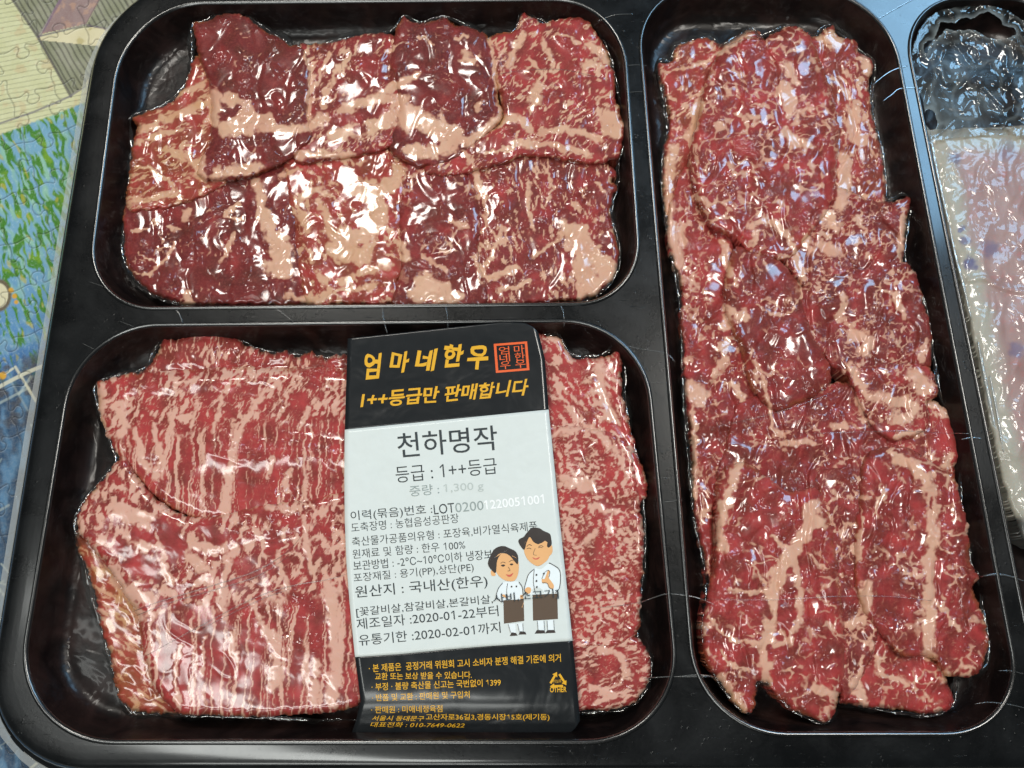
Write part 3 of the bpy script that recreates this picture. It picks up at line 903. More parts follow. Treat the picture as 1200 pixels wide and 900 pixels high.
# wide upper compartment: back row laps over the front row
meat_slice([(148, 240), (180, 236), (215, 230), (262, 205), (330, 190), (352, 210), (350, 260), (356, 300), (368, 340), (362, 357), (300, 358.5), (250, 358), (215, 357), (180, 345), (160, 328), (148, 310), (145, 275)], -6.2,
           "dark lean slice in the upper compartment's front left corner, branching white vein near its edge", GA, ('lean', 70, 9, 1.5, .62, 1), .68, seed=1)
meat_slice([(330, 190), (360, 180), (420, 172), (470, 178), (484, 215), (474, 250), (478, 300), (468, 330), (462, 357), (400, 358), (360, 358), (348, 320), (343, 260)], -5.8,
           "very fatty pale slice, front row of the upper compartment, broad tan patches", GA, ('streak', 50, 5, 2.4, .36, 2), .45, seed=2, brown=.22)
meat_slice([(530, 195), (580, 180), (640, 172), (695, 180), (718, 195), (722, 208), (716, 214), (724, 217), (718, 235), (716, 252), (722, 280), (725, 305), (715, 332), (690, 350), (660, 354), (560, 357), (545, 320), (540, 260)], -6.0,
           "finely streaked slice, front right corner of the upper compartment, thick tan fat lump", GA, ('streak', 72, 4.2, 3.2, .33, 3), .45, seed=3)
meat_slice([(474, 195), (492, 180), (525, 178), (545, 195), (564, 250), (562, 300), (572, 357), (520, 358), (459, 357), (468, 320), (466, 260)], -5.2,
           "dark folded slice between the pale fatty slice and streaked corner slice of the front row", GA, ('web', 60, 9, 1.6, .40, 4), .66, seed=4)
meat_slice([(226, 70), (238, 68), (256, 90), (266, 150), (262, 190), (266, 215), (215, 241), (180, 246), (149, 248), (150, 215), (155, 170), (160, 150), (154, 139), (168, 132), (190, 125), (205, 115), (218, 98)], -5.4,
           "gold and red streaked slice with a pointed tip at the upper compartment's left wall", GA, ('streak', -22, 4.5, 3.2, .38, 5), .40, seed=5, brown=.38)
meat_slice([(350, 57), (366, 52), (385, 50), (400, 47), (420, 41), (440, 39), (458, 40), (480, 60), (484, 120), (474, 165), (455, 176), (430, 182), (385, 190), (350, 193), (338, 165), (356, 135)], -4.6,
           "lacy marbled slice between the two dark purple slices in the upper compartment's back row", GA, ('streak', -58, 4, 2.8, .36, 6), .42, seed=6)
meat_slice([(570, 51), (582, 40), (602, 36), (607, 24), (614, 12), (622, 20), (640, 27), (652, 23), (675, 20), (691, 24), (699, 38), (710, 55), (717, 75), (722, 95), (721, 112), (728, 135), (733, 150), (730, 170), (722, 187), (695, 192), (660, 188), (620, 184), (575, 197), (530, 207), (495, 202), (515, 175), (560, 160), (588, 140), (582, 100)], -4.3,
           "marbled slice, back right corner of the upper compartment, round pale nub of fat", GA, ('streak', -50, 4.4, 2.6, .34, 7), .45, seed=7)
meat_slice([(460, 48), (466, 30), (473, 19), (482, 25), (492, 27), (505, 25), (520, 20), (530, 27), (550, 32), (570, 42), (578, 60), (583, 90), (584, 115), (590, 137), (562, 167), (530, 190), (495, 197), (470, 188), (456, 172), (465, 130), (461, 90), (454, 70)], -4.0,
           "dark purple slice whose front half is smooth pale fat, upper compartment's back row", GA, ('lean', 30, 8, 1.5, .55, 8), .72, seed=8)
meat_slice([(226, 32), (229, 26), (240, 25), (250, 20), (262, 14), (276, 15), (290, 20), (305, 33), (322, 42), (340, 52), (360, 60), (366, 100), (362, 140), (368, 160), (347, 183), (318, 198), (290, 209), (255, 213), (238, 211), (231, 197), (243, 170), (247, 140), (245, 100), (233, 70)], -3.8,
           "dark purple slice ending in a rolled tan fat lip, upper compartment's back left", GA, ('lean', -20, 9, 1.5, .55, 9), .72, seed=9, brown=.02)

# compartment under the label
meat_slice([(170, 432), (184, 413), (192, 396), (208, 396), (222, 390), (238, 386), (246, 390), (256, 386), (264, 392), (276, 395), (288, 402), (303, 409), (320, 415), (332, 412), (350, 417), (365, 413), (380, 418), (398, 416), (412, 421), (424, 470), (300, 480), (200, 462), (150, 445)], -6.5,
           "frayed back slice of upright red and cream fibres leaning on the black bar", GB, ('streak', 96, 4.5, 3.5, .38, 11), .28, seed=11, drop=5, edge=3.0, wl=5, brown=.08)
meat_slice([(88, 620), (104, 628), (150, 670), (172, 720), (188, 800), (222, 838), (200, 838), (176, 836), (148, 828), (136, 805), (128, 765), (118, 735), (112, 700), (99, 660), (90, 640)], -8.5,
           "orange-brown lowest slice showing its wavy cut edge, left of the label compartment", GB, ('streak', 40, 5.5, 3.0, .48, 12), .25, seed=12, brown=.60, edge=2.8, wl=8)
meat_slice([(114, 450), (125, 444), (140, 440), (160, 437), (205, 433), (260, 430), (330, 430), (418, 437), (445, 500), (445, 605), (405, 615), (330, 610), (250, 612), (200, 595), (175, 575), (150, 548), (138, 533), (124, 508), (115, 475)], -4.2,
           "upper red and cream striped slice left of the label with a shiny band", GB, ('clump', 118, 4.8, 2.8, .41, 13), .26, seed=13, r=13, relief_k=.55,
           style2=('streak', 92, 4.8, 34.0, .41, 14), split=lambda u, v: v - 505 + (u - 250) * .10)
meat_slice([(640, 393), (656, 396), (668, 415), (680, 421), (700, 418), (716, 415), (729, 407), (728, 445), (733, 480), (746, 530), (750, 590), (600, 610), (590, 400)], -4.8,
           "slice right of the label's black head, diagonal red dashes, flat tan corner", GB, ('clump', 55, 5.0, 2.8, .43, 15), .26, seed=15, relief_k=.7)
meat_slice([(92, 600), (108, 575), (128, 552), (146, 534), (165, 565), (190, 590), (215, 604), (245, 606), (300, 592), (360, 585), (440, 590), (440, 800), (428, 820), (400, 833), (340, 838), (290, 840), (250, 838), (215, 838), (200, 828), (178, 800), (164, 745), (160, 720), (128, 668), (110, 645), (92, 622)], -2.8,
           "broad front slice left of the label, fat-ringed red clumps turning to stripes", GB, ('clump', 106, 6.8, 1.9, .50, 16), .26, seed=16, r=10, relief_k=.42, tilt=(0, .35),
           style2=('streak', 93, 4.8, 34.0, .41, 17), split=lambda u, v: v - 715 + (u - 250) * .12)
meat_slice([(600, 500), (650, 497), (700, 502), (735, 515), (747, 560), (750, 590), (753, 610), (755, 650), (752, 690), (745, 745), (700, 760), (600, 745)], -3.9,
           "slice right of the label's white part, dense small red clumps in fat", GB, ('clump', 25, 5.2, 1.3, .44, 18), .28, seed=18, relief_k=.7, edge=2.2)
meat_slice([(590, 738), (680, 742), (722, 736), (746, 745), (760, 766), (762, 790), (755, 810), (735, 828), (690, 833), (640, 834), (590, 832)], -4.4,
           "rounded slice end right of the label's black foot, curling red bands", GB, ('clump', -20, 5.2, 2.8, .42, 19), .26, seed=19, relief_k=.7)

# long right-hand compartment
meat_slice([(773, 74), (787, 73), (792, 55), (804, 49), (829, 44), (845, 53), (862, 43), (880, 35), (893, 42), (905, 80), (850, 135), (822, 165), (802, 205), (780, 255), (777, 184), (784, 153), (781, 120), (773, 93)], -7.0,
           "gold-edged slice in the back left corner of the long compartment", GC, ('streak', -35, 5, 2.2, .40, 21), 0.30, seed=21, brown=.22)
meat_slice([(948, 44), (958, 41), (966, 34), (976, 29), (980, 38), (989, 44), (1002, 47), (1007, 60), (1024, 74), (1019, 95), (1021, 127), (1033, 175), (1038, 222), (1035, 255), (990, 266), (958, 240), (938, 150), (928, 60)], -6.4,
           "slice with curled tan fat flaps, back right corner of the long compartment", GC, ('streak', 70, 5, 2.6, .38, 22), 0.33, seed=22, brown=.15)
meat_slice([(782, 252), (802, 195), (832, 225), (856, 270), (864, 320), (855, 380), (822, 402), (801, 402), (798, 358), (796, 326), (784, 294)], -6.2,
           "narrow smooth-rimmed slice against the long compartment's left wall, beside the dark oval slice", GC, ('web', 75, 8, 1.8, .52, 23), 0.44, seed=23)
meat_slice([(920, 245), (958, 212), (1000, 225), (1021, 235), (1045, 236), (1066, 232), (1063, 260), (1061, 285), (1059, 310), (1072, 335), (1020, 352), (980, 345), (940, 335), (915, 295)], -4.7,
           "crumpled small slice with a squared tan edge near the long compartment's right wall", GC, ('web', 30, 6, 1.4, .62, 24), 0.44, seed=24, relief_k=1.5)
meat_slice([(800, 358), (850, 345), (872, 390), (894, 450), (904, 505), (892, 535), (852, 550), (836, 600), (838, 670), (829, 682), (822, 641), (813, 597), (811, 540), (807, 498), (802, 464), (801, 401)], -5.8,
           "long wet slice with a round fat patch along the long compartment's left wall", GC, ('web', 78, 8, 2.2, .52, 25), 0.44, seed=25, relief_k=1.5)
meat_slice([(844, 60), (862, 50), (880, 42), (894, 46), (908, 38), (921, 31), (937, 32), (951, 46), (963, 75), (976, 110), (983, 150), (981, 190), (973, 240), (951, 272), (926, 303), (900, 304), (880, 298), (865, 283), (845, 272), (830, 264), (812, 222), (808, 180), (818, 140), (826, 100)], -3.6,
           "large netted red slice with a tan fat island, back of the long compartment", GC, ('web', 20, 11, 1.3, .66, 26), 0.40, seed=26, r=14)
meat_slice([(938, 335), (1000, 314), (1040, 315), (1060, 306), (1076, 328), (1084, 358), (1092, 390), (1089, 430), (1060, 438), (1010, 446), (975, 430), (945, 385)], -4.3,
           "glaring bulged slice half way down the long compartment's right wall", GC, ('web', 60, 7.5, 1.6, .62, 27), 0.44, seed=27, relief_k=1.4)
meat_slice([(1055, 470), (1075, 462), (1094, 470), (1107, 477), (1113, 490), (1125, 526), (1119, 550), (1112, 605), (1060, 565), (1028, 500)], -5.6,
           "small slice tucked under the folded creamy flap at the long compartment's right wall", GC, ('web', 75, 7, 1.6, .58, 28), 0.40, seed=28)
meat_slice([(866, 470), (920, 462), (1000, 450), (1042, 515), (1040, 560), (965, 605), (880, 595), (838, 562), (850, 522)], -5.0,
           "flattened brown-tinged slice just below the dark oval slice in the long compartment", GC, ('web', 20, 8, 1.8, .48, 29), 0.45, seed=29, relief_k=1.3)
meat_slice([(985, 420), (1010, 428), (1050, 424), (1086, 428), (1100, 454), (1094, 468), (1086, 474), (1090, 492), (1078, 509), (1045, 516), (1022, 502), (1002, 462)], -3.7,
           "folded flap with creamy fat edge on the long compartment's right side", GC, ('web', 55, 6, 1.5, .68, 30), 0.40, seed=30)
meat_slice([(862, 290), (880, 292), (905, 298), (935, 328), (947, 360), (955, 390), (970, 420), (972, 450), (940, 472), (905, 482), (880, 452), (868, 412), (852, 372), (848, 340), (853, 310)], -3.6,
           "dark smooth oval slice in the middle of the long compartment", GC, ('web', 70, 13, 1.8, .36, 31), 0.58, seed=31, r=16)
meat_slice([(955, 560), (985, 545), (1010, 530), (1038, 560), (1044, 595), (1036, 615), (1012, 640), (1012, 700), (1032, 740), (1005, 802), (984, 816), (972, 700), (972, 640)], -4.4,
           "narrow twisted strip between the two large front slices of the long compartment", GC, ('web', 80, 7, 2.6, .62, 32), 0.40, seed=32)
meat_slice([(1026, 735), (1045, 750), (1080, 762), (1105, 782), (1112, 803), (1118, 822), (1110, 832), (1091, 837), (1069, 835), (1050, 832), (1033, 830), (1003, 827), (981, 821), (998, 800), (1012, 770)], -5.4,
           "lowest slice at the long compartment's front wall, under the straight-banded slice", GC, ('web', 35, 11, 1.6, .56, 33), 0.32, seed=33)
meat_slice([(842, 560), (858, 543), (880, 545), (925, 575), (955, 570), (968, 588), (976, 620), (985, 680), (990, 740), (990, 790), (983, 818), (976, 838), (966, 847), (947, 840), (928, 831), (906, 812), (900, 800), (892, 798), (886, 804), (884, 830), (875, 836), (862, 826), (841, 796), (826, 773), (822, 743), (825, 713), (833, 675), (839, 640), (838, 600)], -2.9,
           "big front left slice of the long compartment, forked pale fat band, notched end", GC, ('web', 25, 13, 1.7, .48, 34), 0.34, seed=34, r=13)
meat_slice([(1010, 540), (1042, 522), (1075, 530), (1108, 552), (1118, 553), (1126, 586), (1135, 618), (1137, 658), (1147, 677), (1140, 690), (1153, 722), (1157, 742), (1158, 758), (1150, 784), (1135, 794), (1120, 792), (1108, 792), (1092, 770), (1060, 769), (1030, 742), (1004, 700), (1000, 650), (1004, 600)], -3.1,
           "big front right slice of the long compartment, one straight pale fat band", GC, ('web', 30, 13, 1.6, .50, 35), 0.32, seed=35, r=13)


def surf(u, v):
    """Height (mm) of the packed surface at a photo pixel."""
    best = -15.5
    iu, iv = int(round(u / 2)), int(round(v / 2))
    for a in (0, -1, 1):
        for b in (0, -1, 1):
            k = HMAP.get((iu + a, iv + b))
            if k is not None and k > best: best = k
    return best
# ------------------------------------------------------------------ product label
YEL = gloss_print('yellow_print', (.80, .42, .02), .45, .3)
BLK = gloss_print('black_print', (.012, .014, .016), .28, .5)
WHT = gloss_print('white_paper', (.71, .755, .735), .42, .25)
INK = gloss_print('dark_ink', (.035, .045, .05), .5, .2)
GRY = gloss_print('glare_grey_ink', (.32, .37, .36), .4, .4)  # dark print greyed by glare; the glare is painted into this ink
MID = gloss_print('glare_mid_ink', (.52, .57, .55), .4, .4)  # weight figure under stronger glare, put into the ink colour
PALE = gloss_print('glare_white_ink', (.97, .98, .98), .4, .4)  # end of the lot number: glare on dark print painted as near-white ink
RED = gloss_print('seal_red', (.85, .13, .03), .4, .3)
SKIN = gloss_print('print_skin', (.85, .46, .20), .45, .3)
HAIR = gloss_print('print_hair', (.045, .035, .032), .45, .3)
APR = gloss_print('print_apron', (.115, .075, .05), .5, .2)
COATM = gloss_print('print_jacket', (.84, .90, .92), .45, .3)
LIP = gloss_print('print_lips', (.65, .13, .09), .45, .3)

L_EDGE = [(396, 407.5), (440, 406), (503, 404), (560, 403.5), (610, 404), (660, 406), (710, 410), (770, 416), (800, 420), (822, 422.5), (845, 417), (862, 411)]
R_EDGE = [(377, 628), (420, 638.5), (480, 643), (560, 651), (620, 657), (690, 664.5), (751, 671), (800, 676), (847, 680), (868, 682)]


def lab_z(v):
    """Height (mm) of the label over the tray deck, by photo row: it bridges from the bar to the meat and dips over its front edge."""
    v = np.asarray(v, float)
    return sum(_lz(v + d) for d in (-9, -6, -3, 0, 3, 6, 9)) / 7


def _lz(v):
    return np.interp(v, [370, 385, 400, 425, 470, 560, 660, 760, 800, 818, 832, 848, 862, 872], [1.35, 1.3, .9, -.1, -.7, -.8, -.5, -.3, -.4, -.9, -2.4, -5.2, -7.2, -8.0])


def lab_zz(u, v):
    z = lab_z(np.asarray(v, float))
    u = np.asarray(u, float); v = np.asarray(v, float)
    return z + .34 * perlin(u / 90, v / 90, 801) + .16 * perlin(u / 30, v / 45, 802) * sstep(380, 430, v)


def onlab(pts, lift):
    p = np.asarray(pts, float)
    return P(p[:, 0], p[:, 1], (lab_zz(p[:, 0], p[:, 1]) + lift) * .001)


LABEL = empty('product_label', 'white paper label with black head and foot stuck across the lower left compartment', 'label', tuple(P(530, 620, -.001)))
bpy.context.view_layer.update()


def under(o, par):
    o.parent = par
    o.matrix_parent_inverse = par.matrix_world.inverted()
    return o


def top_y(u): return np.interp(u, [404, 540, 590, 615, 627, 634, 640], [397, 382.5, 377.5, 378, 384, 393, 404])
def bot_y(u): return np.interp(u, [408, 640, 660, 672, 679, 684], [862, 867, 864, 857, 846, 838])
def band1(u): return 503.5 + (u - 404) * (480 - 503.5) / (642 - 404)
def band2(u): return np.interp(u, [410, 470, 520, 575, 671, 690], [770.5, 766.5, 761.5, 757, 751, 750.5])


def panel(name, y0f, y1f, m, n=40, k=60, lift=0.0):
    s = np.linspace(0, 1, n + 1); V = []
    for j in range(k + 1):
        t = j / k
        # rows run between the two curves, clipped by the left and right edges
        for a in s:
            u = 404 + a * 240
            for _ in range(4):
                v = y0f(u) * (1 - t) + y1f(u) * t
                l = np.interp(v, *zip(*L_EDGE)); r = np.interp(v, *zip(*R_EDGE))
                u = l + (r - l) * a
            V.append((u, v))
    V = np.array(V)
    idx = np.arange((n + 1) * (k + 1)).reshape(k + 1, n + 1)
    q = np.stack([idx[1:, :-1], idx[1:, 1:], idx[:-1, 1:], idx[:-1, :-1]], -1).reshape(-1, 4)
    nv = len(V)
    top = onlab(V, lift); low = onlab(V, lift - .09)
    oe = open_edges(q)
    q2 = np.stack([oe[:, 1], oe[:, 0], oe[:, 0] + nv, oe[:, 1] + nv], -1)
    return under(mesh(name, np.vstack([top, low]), np.vstack([q, q[:, ::-1] + nv, q2]), m.m), LABEL)


panel('header_panel', top_y, band1, BLK)
panel('paper_panel', band1, band2, WHT)
panel('footer_panel', band2, bot_y, BLK)

FONT_CU = bpy.data.curves.new('lettering_source', 'FONT')
FONT_O = bpy.data.objects.new('lettering_source', FONT_CU)


def glyphs(body, bold=0.0, shear=0.0):
    if not shear:
        body = body.replace('1', '\U0001D7E3')     # a figure one with a flag; the plain face draws a bare stroke
    FONT_CU.body = body; FONT_CU.offset = bold; FONT_CU.shear = shear; FONT_CU.resolution_u = 3
    COL.objects.link(FONT_O)
    dg = bpy.context.evaluated_depsgraph_get(); dg.update()
    me = bpy.data.meshes.new_from_object(FONT_O.evaluated_get(dg))
    V = np.array([v.co[:2] for v in me.vertices]); Fc = [tuple(p.vertices) for p in me.polygons]
    bpy.data.meshes.remove(me); COL.objects.unlink(FONT_O)
    return V, Fc


def write(body, p0, p1, em, m, bold=0.0, shear=0.0, lift=.11, jit=0.0, name='lettering', brush=0.0):
    """A line of print from p0 to p1 (photo pixels, foot of the letters), em px tall."""
    V, Fc = glyphs(body, bold, shear)
    x0, x1 = V[:, 0].min(), V[:, 0].max(); y0 = V[:, 1].min()
    p0 = np.array(p0, float); p1 = np.array(p1, float)
    d = p1 - p0
    up = np.array([d[1], -d[0]]) / np.linalg.norm(d)
    s = (V[:, 0] - x0) / (x1 - x0)
    h = (V[:, 1] - y0) / max(V[:, 1].max() - y0, .5) * em
    if brush:                                    # the swelling, leaning strokes of a brush
        h = h * (1 + .10 * brush * np.sin(s * 5.0 + 1.0)) + brush * .9 * np.sin(s * 9.0 + h * .25)
        s = s + brush * .012 * np.sin(h * .55 + s * 4.0)
    if jit:
        h = h + jit * np.sin(s * 23.0) * 1.2
    Q = p0 + s[:, None] * d + h[:, None] * up
    return under(mesh(name, onlab(Q, lift), Fc, m.m, smooth=False), LABEL)


for ch, x0, y0, x1, y1, em in (('엄', 428.5, 445, 450, 443, 31), ('마', 457, 437.5, 481, 435.5, 25), ('네', 487, 436.5, 516, 433.5, 26), ('한', 521, 431, 545, 429, 27), ('우', 548.5, 434, 574, 431, 29)):
    write(ch, (x0, y0), (x1, y1), em, YEL, .030, .26, brush=.7)
write('1++등급만 판매합니다', (422, 479), (620.5, 463), 19.5, YEL, .022, .24, jit=.2, brush=.22)
write('천하명작', (467, 537), (584, 527), 29, INK, .004)
write('등급 : 1++등급', (464.5, 566), (583, 555), 18.5, INK, -.004)
write('중량 :', (480.5, 582), (515, 579), 12.5, GRY, .0)
write('1,300 g', (520, 579.5), (567, 576), 12, MID, .0)
write('이력(묶음)번호 :', (411.5, 612), (507, 603.5), 13, INK, -.002)
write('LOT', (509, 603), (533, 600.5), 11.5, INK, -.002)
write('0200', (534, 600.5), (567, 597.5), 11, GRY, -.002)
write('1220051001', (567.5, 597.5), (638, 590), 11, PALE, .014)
write('도축장명 : 농협음성공판장', (412, 624), (538, 612.5), 11, INK, -.006)
write('축산물가공품의유형 : 포장육,비가열식육제품', (413, 641), (630, 622), 11.5, INK, -.004)
write('원재료 및 함량 : 한우 100%', (413.5, 655), (545.5, 643.5), 11, INK, -.004)
write('보관방법 : -2℃~10℃이하 냉장보관', (414.5, 669), (588, 654), 11.5, INK, -.003)
write('포장재질 : 용기(PP),상단(PE)', (415, 684), (555.5, 671), 12, INK, -.004)
write('원산지 : 국내산(한우)', (417, 703), (572, 689.5), 16, INK, .002)
write('[꽃갈비살,참갈비살,본갈비살,', (418, 724), (578, 708.5), 12, INK, .0)
write('제조일자 :2020-01-22부터', (418.5, 738), (584.5, 722), 13, INK, .0)
write('유통기한 :2020-02-01까지', (421, 757), (587, 741.5), 13, INK, .0)
write('· 본 제품은  공정거래 위원회 고시 소비자 분쟁 해결 기준에 의거', (432.5, 788), (657.5, 775.5), 9.5, YEL, .010)
write('교환 또는 보상 받을 수 있습니다.', (439.5, 797), (553, 795), 8.5, YEL, .010)
write('· 부정 · 불량 축산물 신고는 국번없이 1399', (435.5, 809.5), (587, 804), 9, YEL, .010)
write('· 반품 및 교환 : 판매원 및 구입처', (436, 822), (550.5, 818), 8.5, YEL, .010)
write('· 판매원 : 미애네정육점', (435, 836), (518.5, 834.5), 8.5, YEL, .010)
write('서울시 동대문구', (436, 844.5), (497, 845), 6, YEL, .010, .25)
write('고산자로36길3,경동시장15호(제기동)', (499, 845), (644, 845), 8.5, YEL, .010)
write('대표전화 : 010-7649-0622', (434, 852), (544.5, 853), 6, YEL, .006, .25)
write('OTHER', (644.5, 811.5), (664, 811), 6.5, YEL, .02)


def flat(name, shapes, par=LABEL):
    """One printed picture: flat inked shapes, each a hair above the last. shapes: (material, points, closed?, line width)"""
    V = []; Fc = []; MI = []; mats = []
    for k, (m, pts, w) in enumerate(shapes):
        p = np.array(pts, float)
        if w:                                   # an inked line of width w px
            t = np.gradient(p, axis=0); t /= np.linalg.norm(t, axis=1)[:, None] + 1e-9
            nrm = np.stack([-t[:, 1], t[:, 0]], -1) * w / 2
            ring = np.vstack([p + nrm, (p - nrm)])
            nn = len(p); faces = [(i, i + 1, nn + i + 1, nn + i) for i in range(nn - 1)]
        else:
            ring = p; faces = [tuple(range(len(p)))]
        s = len(V)
        V += list(onlab(ring, .05 + .012 * k))
        Fc += [tuple(s + i for i in f) for f in faces]
        if m.m not in mats: mats.append(m.m)
        MI += [mats.index(m.m)] * len(faces)
    return under(mesh(name, V, Fc, mats, smooth=False, matidx=MI), par)


# seal: a square red frame round two columns of blocky letters
sq = np.array([(578.5, 403), (617.7, 400), (620.5, 433.7), (581.2, 437)])


def sqp(a, b): return tuple((1 - b) * ((1 - a) * sq[0] + a * sq[1]) + b * ((1 - a) * sq[3] + a * sq[2]))


fr = .075
seal = flat('seal_stamp', [(RED, [sqp(0, 0), sqp(1, 0), sqp(1, fr), sqp(0, fr)], 0), (RED, [sqp(0, 1 - fr), sqp(1, 1 - fr), sqp(1, 1), sqp(0, 1)], 0),
                           (RED, [sqp(0, fr), sqp(fr, fr), sqp(fr, 1 - fr), sqp(0, 1 - fr)], 0), (RED, [sqp(1 - fr, fr), sqp(1, fr), sqp(1, 1 - fr), sqp(1 - fr, 1 - fr)], 0)])
for k, ch in enumerate('엄네우마한우'):
    c_, r_ = divmod(k, 3)
    b0 = .13 + (r_ + 1) * .255
    a0 = .14 + c_ * .45
    write(ch, sqp(a0, b0), sqp(a0 + .31, b0), 9.2, RED, .0, name='seal_letter')

# recycling mark
tri = [(653.2, 786.5), (664, 803.5), (643, 804.5)]
sh = []
for i in range(3):
    a = np.array(tri[i]); b = np.array(tri[(i + 1) % 3])
    d = (b - a) / np.linalg.norm(b - a); n_ = np.array([-d[1], d[0]])
    s0 = a + d * 4.2; s1 = a + d * 14.5
    sh.append((YEL, [s0, s0 * .5 + s1 * .5, s1], 2.6))
    sh.append((YEL, [s1 + n_ * 3.4, s1 + d * 5, s1 - n_ * 3.4], 0))
flat('recycling_mark', sh)
write('비닐류', (648.5, 800.5), (658, 800), 4.2, YEL, .0)


def cp(pts): return [(560 + x / 5.627, 600 + y / 5.627) for x, y in pts]


def smooth_line(pts, n=5): return spline(np.array(pts, float), n, False)
def blob(pts): return spline(np.array(cp(pts)), 4)


LNW = .75
woman = [
    (COATM, blob([(165, 465), (215, 460), (265, 460), (290, 500), (297, 560), (275, 578), (180, 580), (165, 600), (122, 575), (130, 510)]), 0),
    (SKIN, blob([(160, 545), (188, 540), (200, 505), (218, 515), (222, 545), (205, 565), (172, 562)]), 0),
    (SKIN, cp([(278, 548), (298, 545), (303, 600), (292, 632), (281, 600)]), 0),
    (APR, cp([(168, 582), (302, 576), (306, 718), (172, 736)]), 0),
    (COATM, cp([(196, 738), (248, 735), (250, 800), (214, 800)]), 0), (COATM, cp([(256, 735), (296, 730), (308, 795), (272, 798)]), 0),
    (HAIR, cp([(210, 818), (222, 793), (252, 798), (262, 815)]), 0), (HAIR, cp([(268, 808), (280, 786), (312, 790), (320, 807)]), 0),
    (SKIN, blob([(100, 385), (85, 392), (92, 420), (118, 416)]), 0),
    (SKIN, blob([(108, 330), (150, 272), (250, 300), (270, 350), (262, 420), (235, 455), (180, 450), (130, 410)]), 0),
    (HAIR, blob([(66, 340), (84, 285), (115, 240), (165, 224), (210, 240), (250, 262), (266, 300), (262, 345), (236, 318), (205, 285), (160, 272), (128, 320), (118, 400), (88, 380)]), 0),
    (HAIR, smooth_line(cp([(150, 338), (165, 330), (182, 336)])), .6), (HAIR, smooth_line(cp([(205, 330), (222, 318), (236, 322)])), .6),
    (HAIR, blob([(152, 352), (166, 346), (180, 352), (166, 360)]), 0), (HAIR, blob([(210, 345), (222, 339), (234, 344), (222, 352)]), 0),
    (APR, smooth_line(cp([(200, 362), (212, 385), (196, 388)])), .5), (LIP, blob([(186, 412), (210, 414), (232, 402), (222, 422), (204, 427)]), 0),
    (HAIR, smooth_line(cp([(163, 468), (135, 505), (121, 560), (150, 590), (172, 592)])), LNW), (HAIR, smooth_line(cp([(270, 462), (292, 495), (298, 545)])), LNW),
    (HAIR, smooth_line(cp([(196, 470), (190, 520), (198, 575)])), .5), (HAIR, cp([(200, 740), (216, 795)]), .5), (HAIR, cp([(262, 738), (274, 792)]), .5), (HAIR, cp([(296, 735), (300, 790)]), .5),
    (HAIR, blob([(218, 488), (226, 488), (226, 496), (218, 496)]), 0), (HAIR, blob([(250, 486), (258, 486), (258, 494), (250, 494)]), 0),
]
man = [
    (COATM, blob([(375, 370), (420, 375), (470, 340), (530, 375), (545, 420), (540, 500), (510, 540), (360, 545), (310, 520), (318, 450), (345, 395)]), 0),
    (SKIN, blob([(310, 510), (330, 495), (350, 505), (345, 535), (320, 536)]), 0),
    (SKIN, blob([(440, 440), (462, 385), (474, 395), (466, 430), (500, 480), (495, 508), (470, 500), (455, 470), (425, 468), (422, 440)]), 0),
    (APR, cp([(360, 545), (524, 538), (528, 705), (364, 716)]), 0),
    (COATM, cp([(388, 716), (440, 714), (444, 785), (396, 785)]), 0), (COATM, cp([(452, 714), (502, 710), (508, 785), (456, 785)]), 0),
    (HAIR, cp([(374, 802), (390, 778), (440, 780), (444, 800)]), 0), (HAIR, cp([(442, 800), (460, 778), (506, 778), (512, 796)]), 0),
    (SKIN, blob([(468, 235), (488, 220), (492, 262), (474, 286)]), 0),
    (SKIN, blob([(305, 240), (330, 165), (420, 170), (475, 220), (472, 290), (445, 330), (395, 356), (345, 330), (315, 290)]), 0),
    (HAIR, blob([(270, 205), (272, 180), (300, 165), (320, 140), (355, 105), (400, 105), (435, 125), (475, 145), (484, 180), (486, 215), (465, 235), (440, 212), (395, 212), (365, 195), (342, 165), (322, 200), (305, 250)]), 0),
    (HAIR, smooth_line(cp([(322, 228), (338, 215), (355, 222)])), .7), (HAIR, smooth_line(cp([(400, 228), (418, 222), (432, 230)])), .7),
    (HAIR, smooth_line(cp([(322, 243), (338, 238), (352, 244)])), .6), (HAIR, smooth_line(cp([(398, 236), (412, 232), (426, 237)])), .6),
    (APR, smooth_line(cp([(378, 240), (366, 278), (388, 285)])), .5), (LIP, blob([(360, 298), (382, 306), (408, 296), (396, 312), (372, 312)]), 0),
    (HAIR, smooth_line(cp([(372, 375), (335, 410), (318, 460), (306, 515), (330, 540)])), LNW), (HAIR, smooth_line(cp([(470, 335), (530, 372), (545, 420), (538, 500), (512, 532)])), LNW),
    (HAIR, smooth_line(cp([(372, 380), (366, 460), (380, 540)])), .55), (HAIR, smooth_line(cp([(422, 440), (440, 400), (462, 385), (475, 395), (468, 430)])), .5), (HAIR, smooth_line(cp([(424, 466), (456, 470), (472, 500), (496, 508)])), .5),
    (HAIR, cp([(392, 718), (398, 782)]), .5), (HAIR, cp([(436, 716), (440, 780)]), .5), (HAIR, cp([(456, 716), (460, 780)]), .5), (HAIR, cp([(500, 714), (504, 780)]), .5),
] + [(HAIR, blob([(x, y), (x + 9, y), (x + 9, y + 9), (x, y + 9)]), 0) for x, y in ((382, 410), (382, 450), (384, 490), (430, 402))]
flat('chef_drawing', woman)
flat('chef_drawing', man)
write('사비,소고기]', (578.5, 708.5), (655, 701.5), 12, INK, .0, lift=.62)
